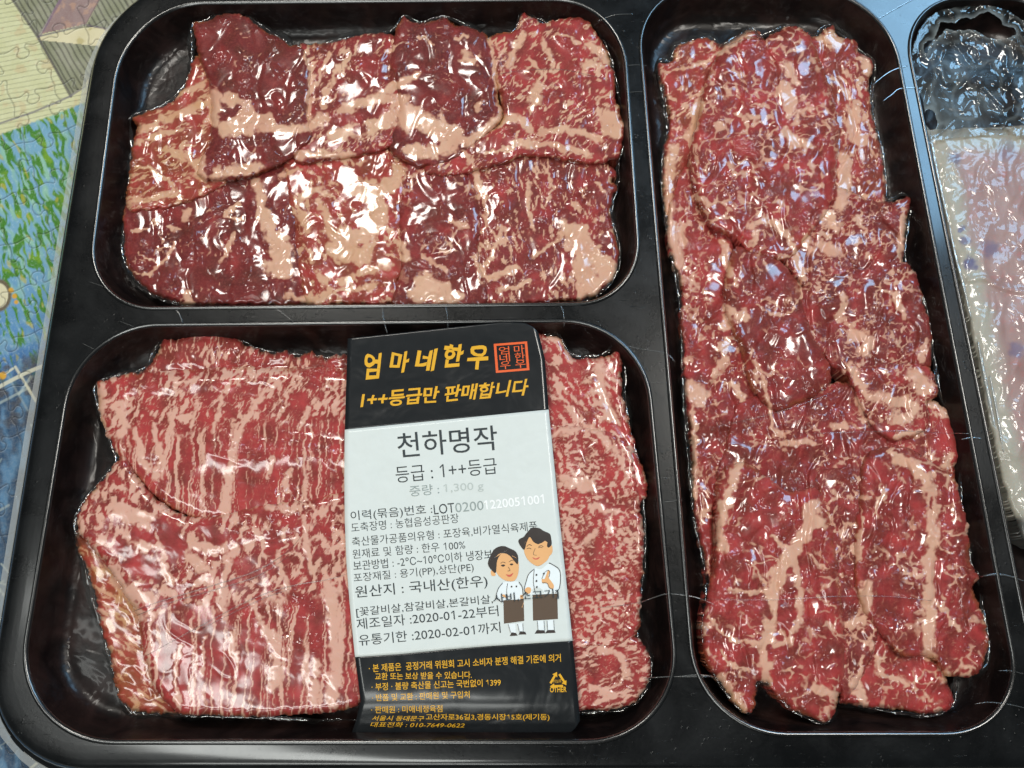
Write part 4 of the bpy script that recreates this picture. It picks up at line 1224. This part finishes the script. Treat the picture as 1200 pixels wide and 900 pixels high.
# ------------------------------------------------------------------ clear film sealed over the tray
film_m = film_clear('clear_film', .02, .75, .06, 1.0, .0010, 230)
edge_m = film_clear('film_edge', .30, .70, .10, 1.0, .0010, 200)
crease_m = film_clear('film_crease', .03, 1.2, .20, .3, .0004, 300)
lip_n = Nodes('wet_film_lip')
_t = lip_n.new('ShaderNodeBsdfTransparent'); _g = lip_n.new('ShaderNodeBsdfGlossy'); _g.inputs['Roughness'].default_value = .10
_m = lip_n.new('ShaderNodeMixShader'); _m.inputs[0].default_value = .16
lip_n.link(_t.outputs[0], _m.inputs[1]); lip_n.link(_g.outputs[0], _m.inputs[2]); lip_n.link(_m.outputs[0], lip_n.out.inputs['Surface'])
lip_m = lip_n.m
FILM = empty('sealing_film', 'clear vacuum film over the tray, tented round the meat, thin creases across black bars', 'film', (0, 0, 0))


def tube(pts3, r, m, name, parent, k=6):
    p = np.array(pts3, float); n = len(p)
    t = np.gradient(p, axis=0); t /= np.linalg.norm(t, axis=1)[:, None] + 1e-12
    up = np.array([0, 0, 1.0]); s = np.cross(t, up); s /= np.linalg.norm(s, axis=1)[:, None] + 1e-12
    w = np.cross(s, t)
    rr = r * np.sin(np.linspace(.12, math.pi - .12, n)) ** .5
    V = []; Fc = []
    for i in range(n):
        for j in range(k):
            a = 2 * math.pi * j / k
            V.append(p[i] + rr[i] * (1.5 * s[i] * math.cos(a) + .75 * w[i] * math.sin(a)))
    for i in range(n - 1):
        for j in range(k):
            Fc.append((i * k + j, i * k + (j + 1) % k, (i + 1) * k + (j + 1) % k, (i + 1) * k + j))
    Fc += [tuple(range(k))[::-1], tuple(range((n - 1) * k, n * k))]
    return mesh(name, V, Fc, m, parent)


def in_rim(u, v):
    return any(inside(np.array([u]), np.array([v]), r)[0] for r in RIMS)


CREASES = [
    (.20, [(700, 25), (720, 17.5), (742, 16.5)]), (.16, [(733, 77), (745, 76), (757, 77)]), (.14, [(736, 108), (757, 107)]), (.22, [(748, 707), (770, 699), (783, 696), (805, 698), (822, 702), (838, 709)]),
    (.20, [(755, 795), (782, 793), (806, 793), (838, 793)]), (.16, [(728, 404), (752, 409), (780, 414), (791, 424)]), (.12, [(757, 448), (783, 449)]), (.22, [(772, 589), (800, 586)]), (.12, [(765, 560), (790, 560)]),
    (.18, [(202, 358), (210, 368), (214, 380)]), (.16, [(318, 358), (330, 366), (346, 379)]), (.20, [(448, 356), (449, 372), (454, 391)]), (.18, [(521, 356), (524, 370), (525, 386)]), (.20, [(654, 352), (660, 366), (661, 382)]),
    (.18, [(1021, 101), (1034, 90), (1047, 82), (1064, 77)]), (.16, [(1034, 119), (1046, 110), (1054, 104), (1076, 102)]), (.13, [(1114, 507.5), (1136, 508)]), (.24, [(1127, 515), (1138, 513), (1151, 514)]),
    (.30, [(1149, 676), (1165, 673), (1182, 675), (1200, 681)]), (.14, [(1170, 786), (1185, 786), (1199, 790)]), (.18, [(1142, 825), (1160, 823), (1185, 826), (1206, 831)]), (.24, [(800, 792), (815, 791), (835, 792)]),
    (.14, [(1026, 24), (1048, 11), (1072, -2)]), (.10, [(104, 330), (122, 336)]), (.12, [(139, 376), (160, 384)]), (.10, [(96, 402), (112, 410)]),
    # taut folds over the meat
    (.16, [(150, 719), (190, 704), (250, 686), (300, 669), (335, 648), (352, 630)]), (.14, [(156, 723), (200, 706), (252, 691), (302, 675), (338, 652)]), (.15, [(172, 768), (230, 736), (300, 700), (345, 686), (385, 679), (408, 672)]),
    (.13, [(236, 737), (300, 705), (340, 690)]), (.11, [(828, 702), (900, 703), (980, 699), (1040, 699), (1092, 704)]), (.12, [(838, 500), (900, 486), (950, 470), (984, 456)]), (.14, [(566, 91), (600, 84), (642, 81), (668, 83), (712, 93)]),
    (.10, [(950, 508), (1010, 506), (1060, 505), (1112, 508)]), (.12, [(700, 712), (726, 710), (748, 706)]),
]
for r, pts in CREASES:
    q = spline(np.array(pts, float), 6, False)
    z = []
    for u, v in q:
        z.append(surf(u, v) + .12 if in_rim(u, v) and surf(u, v) > -12 else .30)
    z = np.array(z)
    if len(z) > 4:
        for _ in range(2): z[1:-1] = np.maximum(z[1:-1], (z[:-2] + z[2:]) / 2)
    tube(P(q[:, 0], q[:, 1], z * .001), r * .00085, crease_m, 'film_crease', FILM)

# where the film leaves the meat and runs down to the floor: a wavy clear skirt round each pile
SIL = [
    [(153, 138), (190, 125), (218, 98), (226, 70), (226, 32), (240, 25), (262, 14), (290, 20), (322, 42), (360, 58), (400, 47), (455, 38), (473, 19), (492, 27), (520, 20), (550, 32), (575, 48), (604, 36), (614, 12), (640, 27), (690, 23), (710, 55), (722, 95), (733, 150), (724, 190), (724, 215), (716, 250), (726, 300), (715, 332), (690, 350), (660, 355), (460, 358), (250, 358), (215, 357), (180, 345), (148, 310), (145, 275), (149, 245), (155, 170)],
    [(114, 450), (140, 440), (170, 432), (192, 396), (238, 386), (262, 391), (303, 409), (350, 417), (412, 421), (520, 420), (640, 393), (656, 396), (668, 415), (700, 418), (729, 407), (733, 480), (750, 560), (755, 650), (745, 742), (762, 775), (755, 810), (735, 828), (690, 834), (440, 845), (300, 840), (215, 838), (176, 836), (148, 828), (128, 765), (99, 660), (90, 605), (128, 552), (136, 535), (115, 475)],
    [(773, 74), (787, 73), (792, 55), (829, 44), (845, 53), (880, 35), (893, 42), (921, 31), (951, 42), (976, 29), (1007, 60), (1024, 74), (1021, 127), (1033, 175), (1038, 222), (1040, 235), (1066, 232), (1060, 308), (1084, 358), (1091, 400), (1100, 454), (1113, 490), (1125, 526), (1126, 586), (1137, 658), (1147, 677), (1153, 722), (1158, 758), (1150, 784), (1120, 793), (1118, 822), (1091, 838), (1033, 831), (981, 821), (968, 847), (928, 831), (900, 800), (885, 803), (876, 836), (841, 796), (824, 745), (829, 682), (813, 597), (802, 464), (798, 358), (780, 255), (777, 184), (783, 153)],
]
for k, sil in enumerate(SIL):
    p = rough_edge(spline(np.array(sil, float), 6), 1.2, 14, 900 + k)
    t = np.roll(p, -1, 0) - np.roll(p, 1, 0); t /= np.linalg.norm(t, axis=1)[:, None]
    ar = np.sum(p[:, 0] * np.roll(p[:, 1], -1) - np.roll(p[:, 0], -1) * p[:, 1])
    nr = np.stack([t[:, 1], -t[:, 0]], -1) * (1 if ar > 0 else -1)
    wd = 7 + 5 * perlin(p[:, 0] / 30, p[:, 1] / 30, 910 + k) + 2.5 * perlin(p[:, 0] / 9, p[:, 1] / 9, 911 + k)
    wd = np.clip(wd, 2.5, 15)
    rows = 7; V = []
    zt = np.array([max(surf(a, b), -11.5) for a, b in p - nr * 5])
    for _ in range(6): zt = (np.roll(zt, 1) + zt + np.roll(zt, -1)) / 3
    z_top = zt - 2.2
    for j in range(rows + 1):
        s = j / rows
        q = p + nr * (wd * s - 2.0)[:, None]
        z = z_top + (-15.9 - z_top) * s ** 2.0 + 1.0 * perlin(q[:, 0] / 9, q[:, 1] / 9, 920) * math.sin(math.pi * min(1, s + .1))
        V.append(P(q[:, 0], q[:, 1], z * .001))
    n = len(p); V = np.vstack(V)
    f = np.array([(j * n + i, j * n + (i + 1) % n, (j + 1) * n + (i + 1) % n, (j + 1) * n + i) for j in range(rows) for i in range(n)])
    mesh('film_skirt', V, f, film_m, FILM)
    # the rolled wet lip where the film leaves the meat
    c = p + nr * 1.2
    rr = np.clip(.34 + .5 * perlin(p[:, 0] / 16, p[:, 1] / 16, 941 + k) + .25 * perlin(p[:, 0] / 5, p[:, 1] / 5, 942), .05, .85) * .001
    ctr = P(c[:, 0], c[:, 1], (zt - 3.3 + .5 * perlin(p[:, 0] / 8, p[:, 1] / 8, 943)) * .001)
    tg = np.roll(ctr, -1, 0) - np.roll(ctr, 1, 0); tg /= np.linalg.norm(tg, axis=1)[:, None]
    sd = np.cross(tg, np.array([0, 0, 1.0])); sd /= np.linalg.norm(sd, axis=1)[:, None]; up = np.cross(sd, tg)
    V = []
    for j in range(8):
        a = 2 * math.pi * j / 8
        V.append(ctr + rr[:, None] * (1.3 * sd * math.cos(a) + up * math.sin(a)))
    V = np.vstack(V)
    f = np.array([(j * n + i, j * n + (i + 1) % n, (j + 1) % 8 * n + (i + 1) % n, (j + 1) % 8 * n + i) for j in range(8) for i in range(n)])
    mesh('film_lip', V, f, lip_m, FILM)
# the trimmed film edge that stands out past the rim
n = len(out_w)
wob = perlin(np.arange(n) * .35, np.arange(n) * .2, 931)
V = []
for d, z in ((1.9, -7.70), (2.9, -7.9), (4.2, -8.4), (5.6, -8.9)):
    o = offset(out_w, 0.001 * d) if d < 3 else offset(out_w, .001 * d) + (offset(out_w, .001) - out_w) * (wob * .55)[:, None]
    V += [(x, y, (z + .25 * w) * .001) for (x, y), w in zip(o, wob)]
f = [(k * n + i, k * n + (i + 1) % n, (k + 1) * n + (i + 1) % n, (k + 1) * n + i) for k in range(3) for i in range(n)]
mesh('film_edge', V, f, edge_m, FILM)

# ------------------------------------------------------------------ the opened compartment: torn film and a wrapped packet


def torn_film():
    pl = rough_edge(spline(np.array([(1068, 70), (1076, 38), (1092, 18), (1120, 8), (1152, 6), (1180, 12), (1204, 30), (1226, 50), (1236, 90), (1236, 160), (1180, 158), (1130, 160), (1100, 164), (1088, 165), (1082, 120), (1072, 100)], float), 6), 1.2, 10, 950)
    hole = rough_edge(spline(np.array([(1082, 52), (1096, 44), (1103, 26), (1118, 27), (1130, 20), (1140, 22), (1153, 14), (1165, 17), (1174, 24), (1176, 31), (1188, 32), (1189, 42), (1166, 46), (1150, 40), (1138, 35), (1118, 36), (1108, 34), (1100, 44), (1088, 54), (1086, 64)], float), 4), 1.4, 7, 951)
    hole2 = rough_edge(spline(np.array([(1083, 131), (1094, 130), (1098, 146), (1092, 153), (1085, 146)], float), 4), .8, 7, 952)
    u, v, d, q = grid_patch(pl, 1.1, (hole, hole2))
    wu = u + 9 * perlin(u / 22, v / 22, 961); wv = v + 9 * perlin(u / 22, v / 22, 962)
    rid = lambda s, sd: (1 - np.abs(perlin(wu / s, wv / s, sd)) * 2.2)
    z = -3.2 - 2.4 * sstep(0, 30, d) + 1.6 * rid(30, 963) * rid(44, 966) + .40 * rid(14, 964) * sstep(-.2, .4, perlin(u / 20, v / 20, 968)) + .10 * rid(6, 965)
    for pts, h, w in (([(1112, 38), (1128, 64), (1142, 84), (1152, 92)], 1.6, 4), ([(1092, 108), (1120, 106), (1142, 90), (1180, 98)], 1.2, 4), ([(1140, 92), (1160, 108), (1176, 126)], 1.3, 4), ([(1190, 45), (1192, 70), (1186, 95)], 1.2, 4), ([(1086, 98), (1110, 100)], .8, 4)):
        dd = seg_dist(u, v, spline(pts, 5, False))[0]
        z += h * np.exp(-(dd / w) ** 2)
    for hp in (hole, hole2):
        z += .9 * np.exp(-(seg_dist(u, v, hp, True)[0] / 3.0) ** 2)
    z = np.where(d < 1, np.minimum(z, -.5), z)
    lip = np.exp(-(np.minimum(seg_dist(u, v, hole, True)[0], seg_dist(u, v, hole2, True)[0]) / 3.5) ** 2)
    milk = np.clip(.03 + .22 * sstep(.3, 1, rid(26, 963)) + .22 * sstep(80, 130, v + 12 * perlin(u / 15, v / 15, 967)) * sstep(1180, 1120, u) + .45 * lip, 0, .6)
    n = Nodes('torn_clear_film')
    tr = n.new('ShaderNodeBsdfTransparent'); gl = n.new('ShaderNodeBsdfGlossy'); gl.inputs['Roughness'].default_value = .12
    df = n.new('ShaderNodeBsdfDiffuse'); df.inputs[0].default_value = (.40, .46, .47, 1)
    fr = n.new('ShaderNodeFresnel'); fr.inputs[0].default_value = 1.55
    m1 = n.new('ShaderNodeMixShader'); n.link(n.math('MULTIPLY_ADD', fr.outputs[0], 1.0, .02), m1.inputs[0])
    n.link(tr.outputs[0], m1.inputs[1]); n.link(gl.outputs[0], m1.inputs[2])
    m2 = n.new('ShaderNodeMixShader'); n.link(n.math('MULTIPLY', n.attr('milk').outputs['Fac'], .62), m2.inputs[0])
    n.link(m1.outputs[0], m2.inputs[1]); n.link(df.outputs[0], m2.inputs[2]); n.link(m2.outputs[0], n.out.inputs['Surface'])
    o = mesh('torn_film', P(u, v, z * .001), q, n.m, attrs={'milk': milk})
    tag(o, 'crumpled clear film torn open with a ragged hole over the small right-hand compartment', 'film')


torn_film()


def packet():
    par = empty('wrapped_packet', 'flat packet of pale pink meat in wrinkled cloudy wrap in the right-hand compartment', 'packet', tuple(P(1180, 380, -.010)))
    bpy.context.view_layer.update()
    pl = rough_edge(spline(np.array([(1085, 156), (1092, 152), (1130, 150), (1180, 148), (1240, 146), (1300, 150), (1330, 330), (1380, 600), (1300, 640), (1210, 640), (1188, 606), (1176, 570), (1158, 490), (1140, 400), (1124, 330), (1108, 262), (1094, 200)], float), 6), 1.3, 16, 970)
    u, v, d, q = grid_patch(pl, 1.4)
    wu = u + 8 * perlin(u / 26, v / 26, 971); wv = v + 8 * perlin(u / 26, v / 26, 972)
    rid = lambda s, t, sd: (1 - np.abs(perlin(wu / s, wv / t, sd)) * 2.2)
    e = np.clip(d / 22, 0, 1)
    z = -7.5 + 3.2 * np.sqrt(1 - (1 - e) ** 2) + .8 * perlin(u / 50, v / 70, 973) + .36 * rid(24, 52, 974) + .10 * rid(9, 22, 975) * sstep(-.1, .4, perlin(u / 30, v / 30, 977)) + .03 * rid(5, 6, 976)
    dd = seg_dist(u, v, spline([(1136, 328), (1155, 326), (1172, 336), (1200, 342)], 5, False))[0]
    z += .8 * np.exp(-(dd / 4) ** 2)
    n1 = fbm(u / 34, v / 34, 981, 3); n2 = fbm(u / 10, v / 10, 982, 3)
    # pink meat seen through the wrap, with its pale border
    ed = d - 26 + 9 * n1
    pk = sstep(-8, 12, ed) * (1 - sstep(560, 590, v + 10 * n1))
    col = np.ones((len(u), 3)) * np.array([.37, .345, .285])
    col += (n2 * .03)[:, None]
    pink = np.array([.34, .20, .19]) + (n1 * .07)[:, None] + np.array([.05, -.02, -.02]) * sstep(.2, .6, n2)[:, None]
    col = col * (1 - pk[:, None] * .9) + pink * pk[:, None] * .9
    sp = sstep(.35, .6, fbm(u / 16 + 3, v / 16, 985, 2)) * pk
    col = col * (1 - .18 * sp[:, None]) + np.array([.42, .13, .13]) * .18 * sp[:, None]
    for ox, oy, rr, k in ((1131, 282, 8, .6), (1136, 310, 9, .7), (1160, 292, 12, .45), (1144, 316, 4, .6), (1192, 410, 10, .45), (1118, 186, 9, .45), (1126, 270, 4, .6), (1180, 176, 14, .25)):
        m = sstep(rr * 1.25, rr * .4, np.hypot(u - ox, v - oy) + 5 * n2)[:, None] * min(1, k * 1.35)
        col = col * (1 - m) + np.array([.10, .09, .20]) * m
    dk = sstep(600, 612, v + 6 * n1)[:, None] * .9
    col = col * (1 - dk) + np.array([.05, .05, .05]) * dk
    n = Nodes('meat_in_cloudy_wrap')
    n.link(n.new('ShaderNodeVertexColor', layer_name='paint').outputs[0], n.b.inputs['Base Color'])
    n.set(Roughness=.5, Coat_Weight=.7, Coat_Roughness=.10, Subsurface_Weight=.15, Subsurface_Scale=.002)
    n.link(n.bump(n.math('ADD', n.noise(95, 1, .5, 1.6), n.math('MULTIPLY', n.noise(260, 1, .5, .8), .10)), .9, .0011), n.b.inputs['Coat Normal'])
    V = P(u, v, z * .001)
    oe = open_edges(q); ring = np.unique(oe); rm = np.full(len(V), -1); rm[ring] = np.arange(len(ring)) + len(V)
    low = V[ring].copy(); low[:, 2] = -.016
    q2 = np.stack([oe[:, 1], oe[:, 0], rm[oe[:, 0]], rm[oe[:, 1]]], -1)
    o = mesh('wrapped_meat', np.vstack([V, low]), np.vstack([q, q2]), n.m, attrs={'paint': np.clip(np.vstack([col, col[ring]]), .01, .9)})
    under(o, par)
    # loose folds of the wrap along the near side
    for pts, r in (([(1090, 154), (1096, 190), (1106, 235), (1112, 262)], .5), ([(1112, 262), (1120, 300), (1128, 330), (1138, 372)], .45), ([(1146, 400), (1156, 450), (1166, 500)], .5), ([(1160, 440), (1168, 480), (1176, 530)], .35), ([(1084, 210), (1096, 250), (1104, 290)], .35)):
        qn = spline(np.array(pts, float), 6, False)
        under(tube(P(qn[:, 0], qn[:, 1], -.0042), r * .001, edge_m, 'wrap_fold', None), par)


packet()
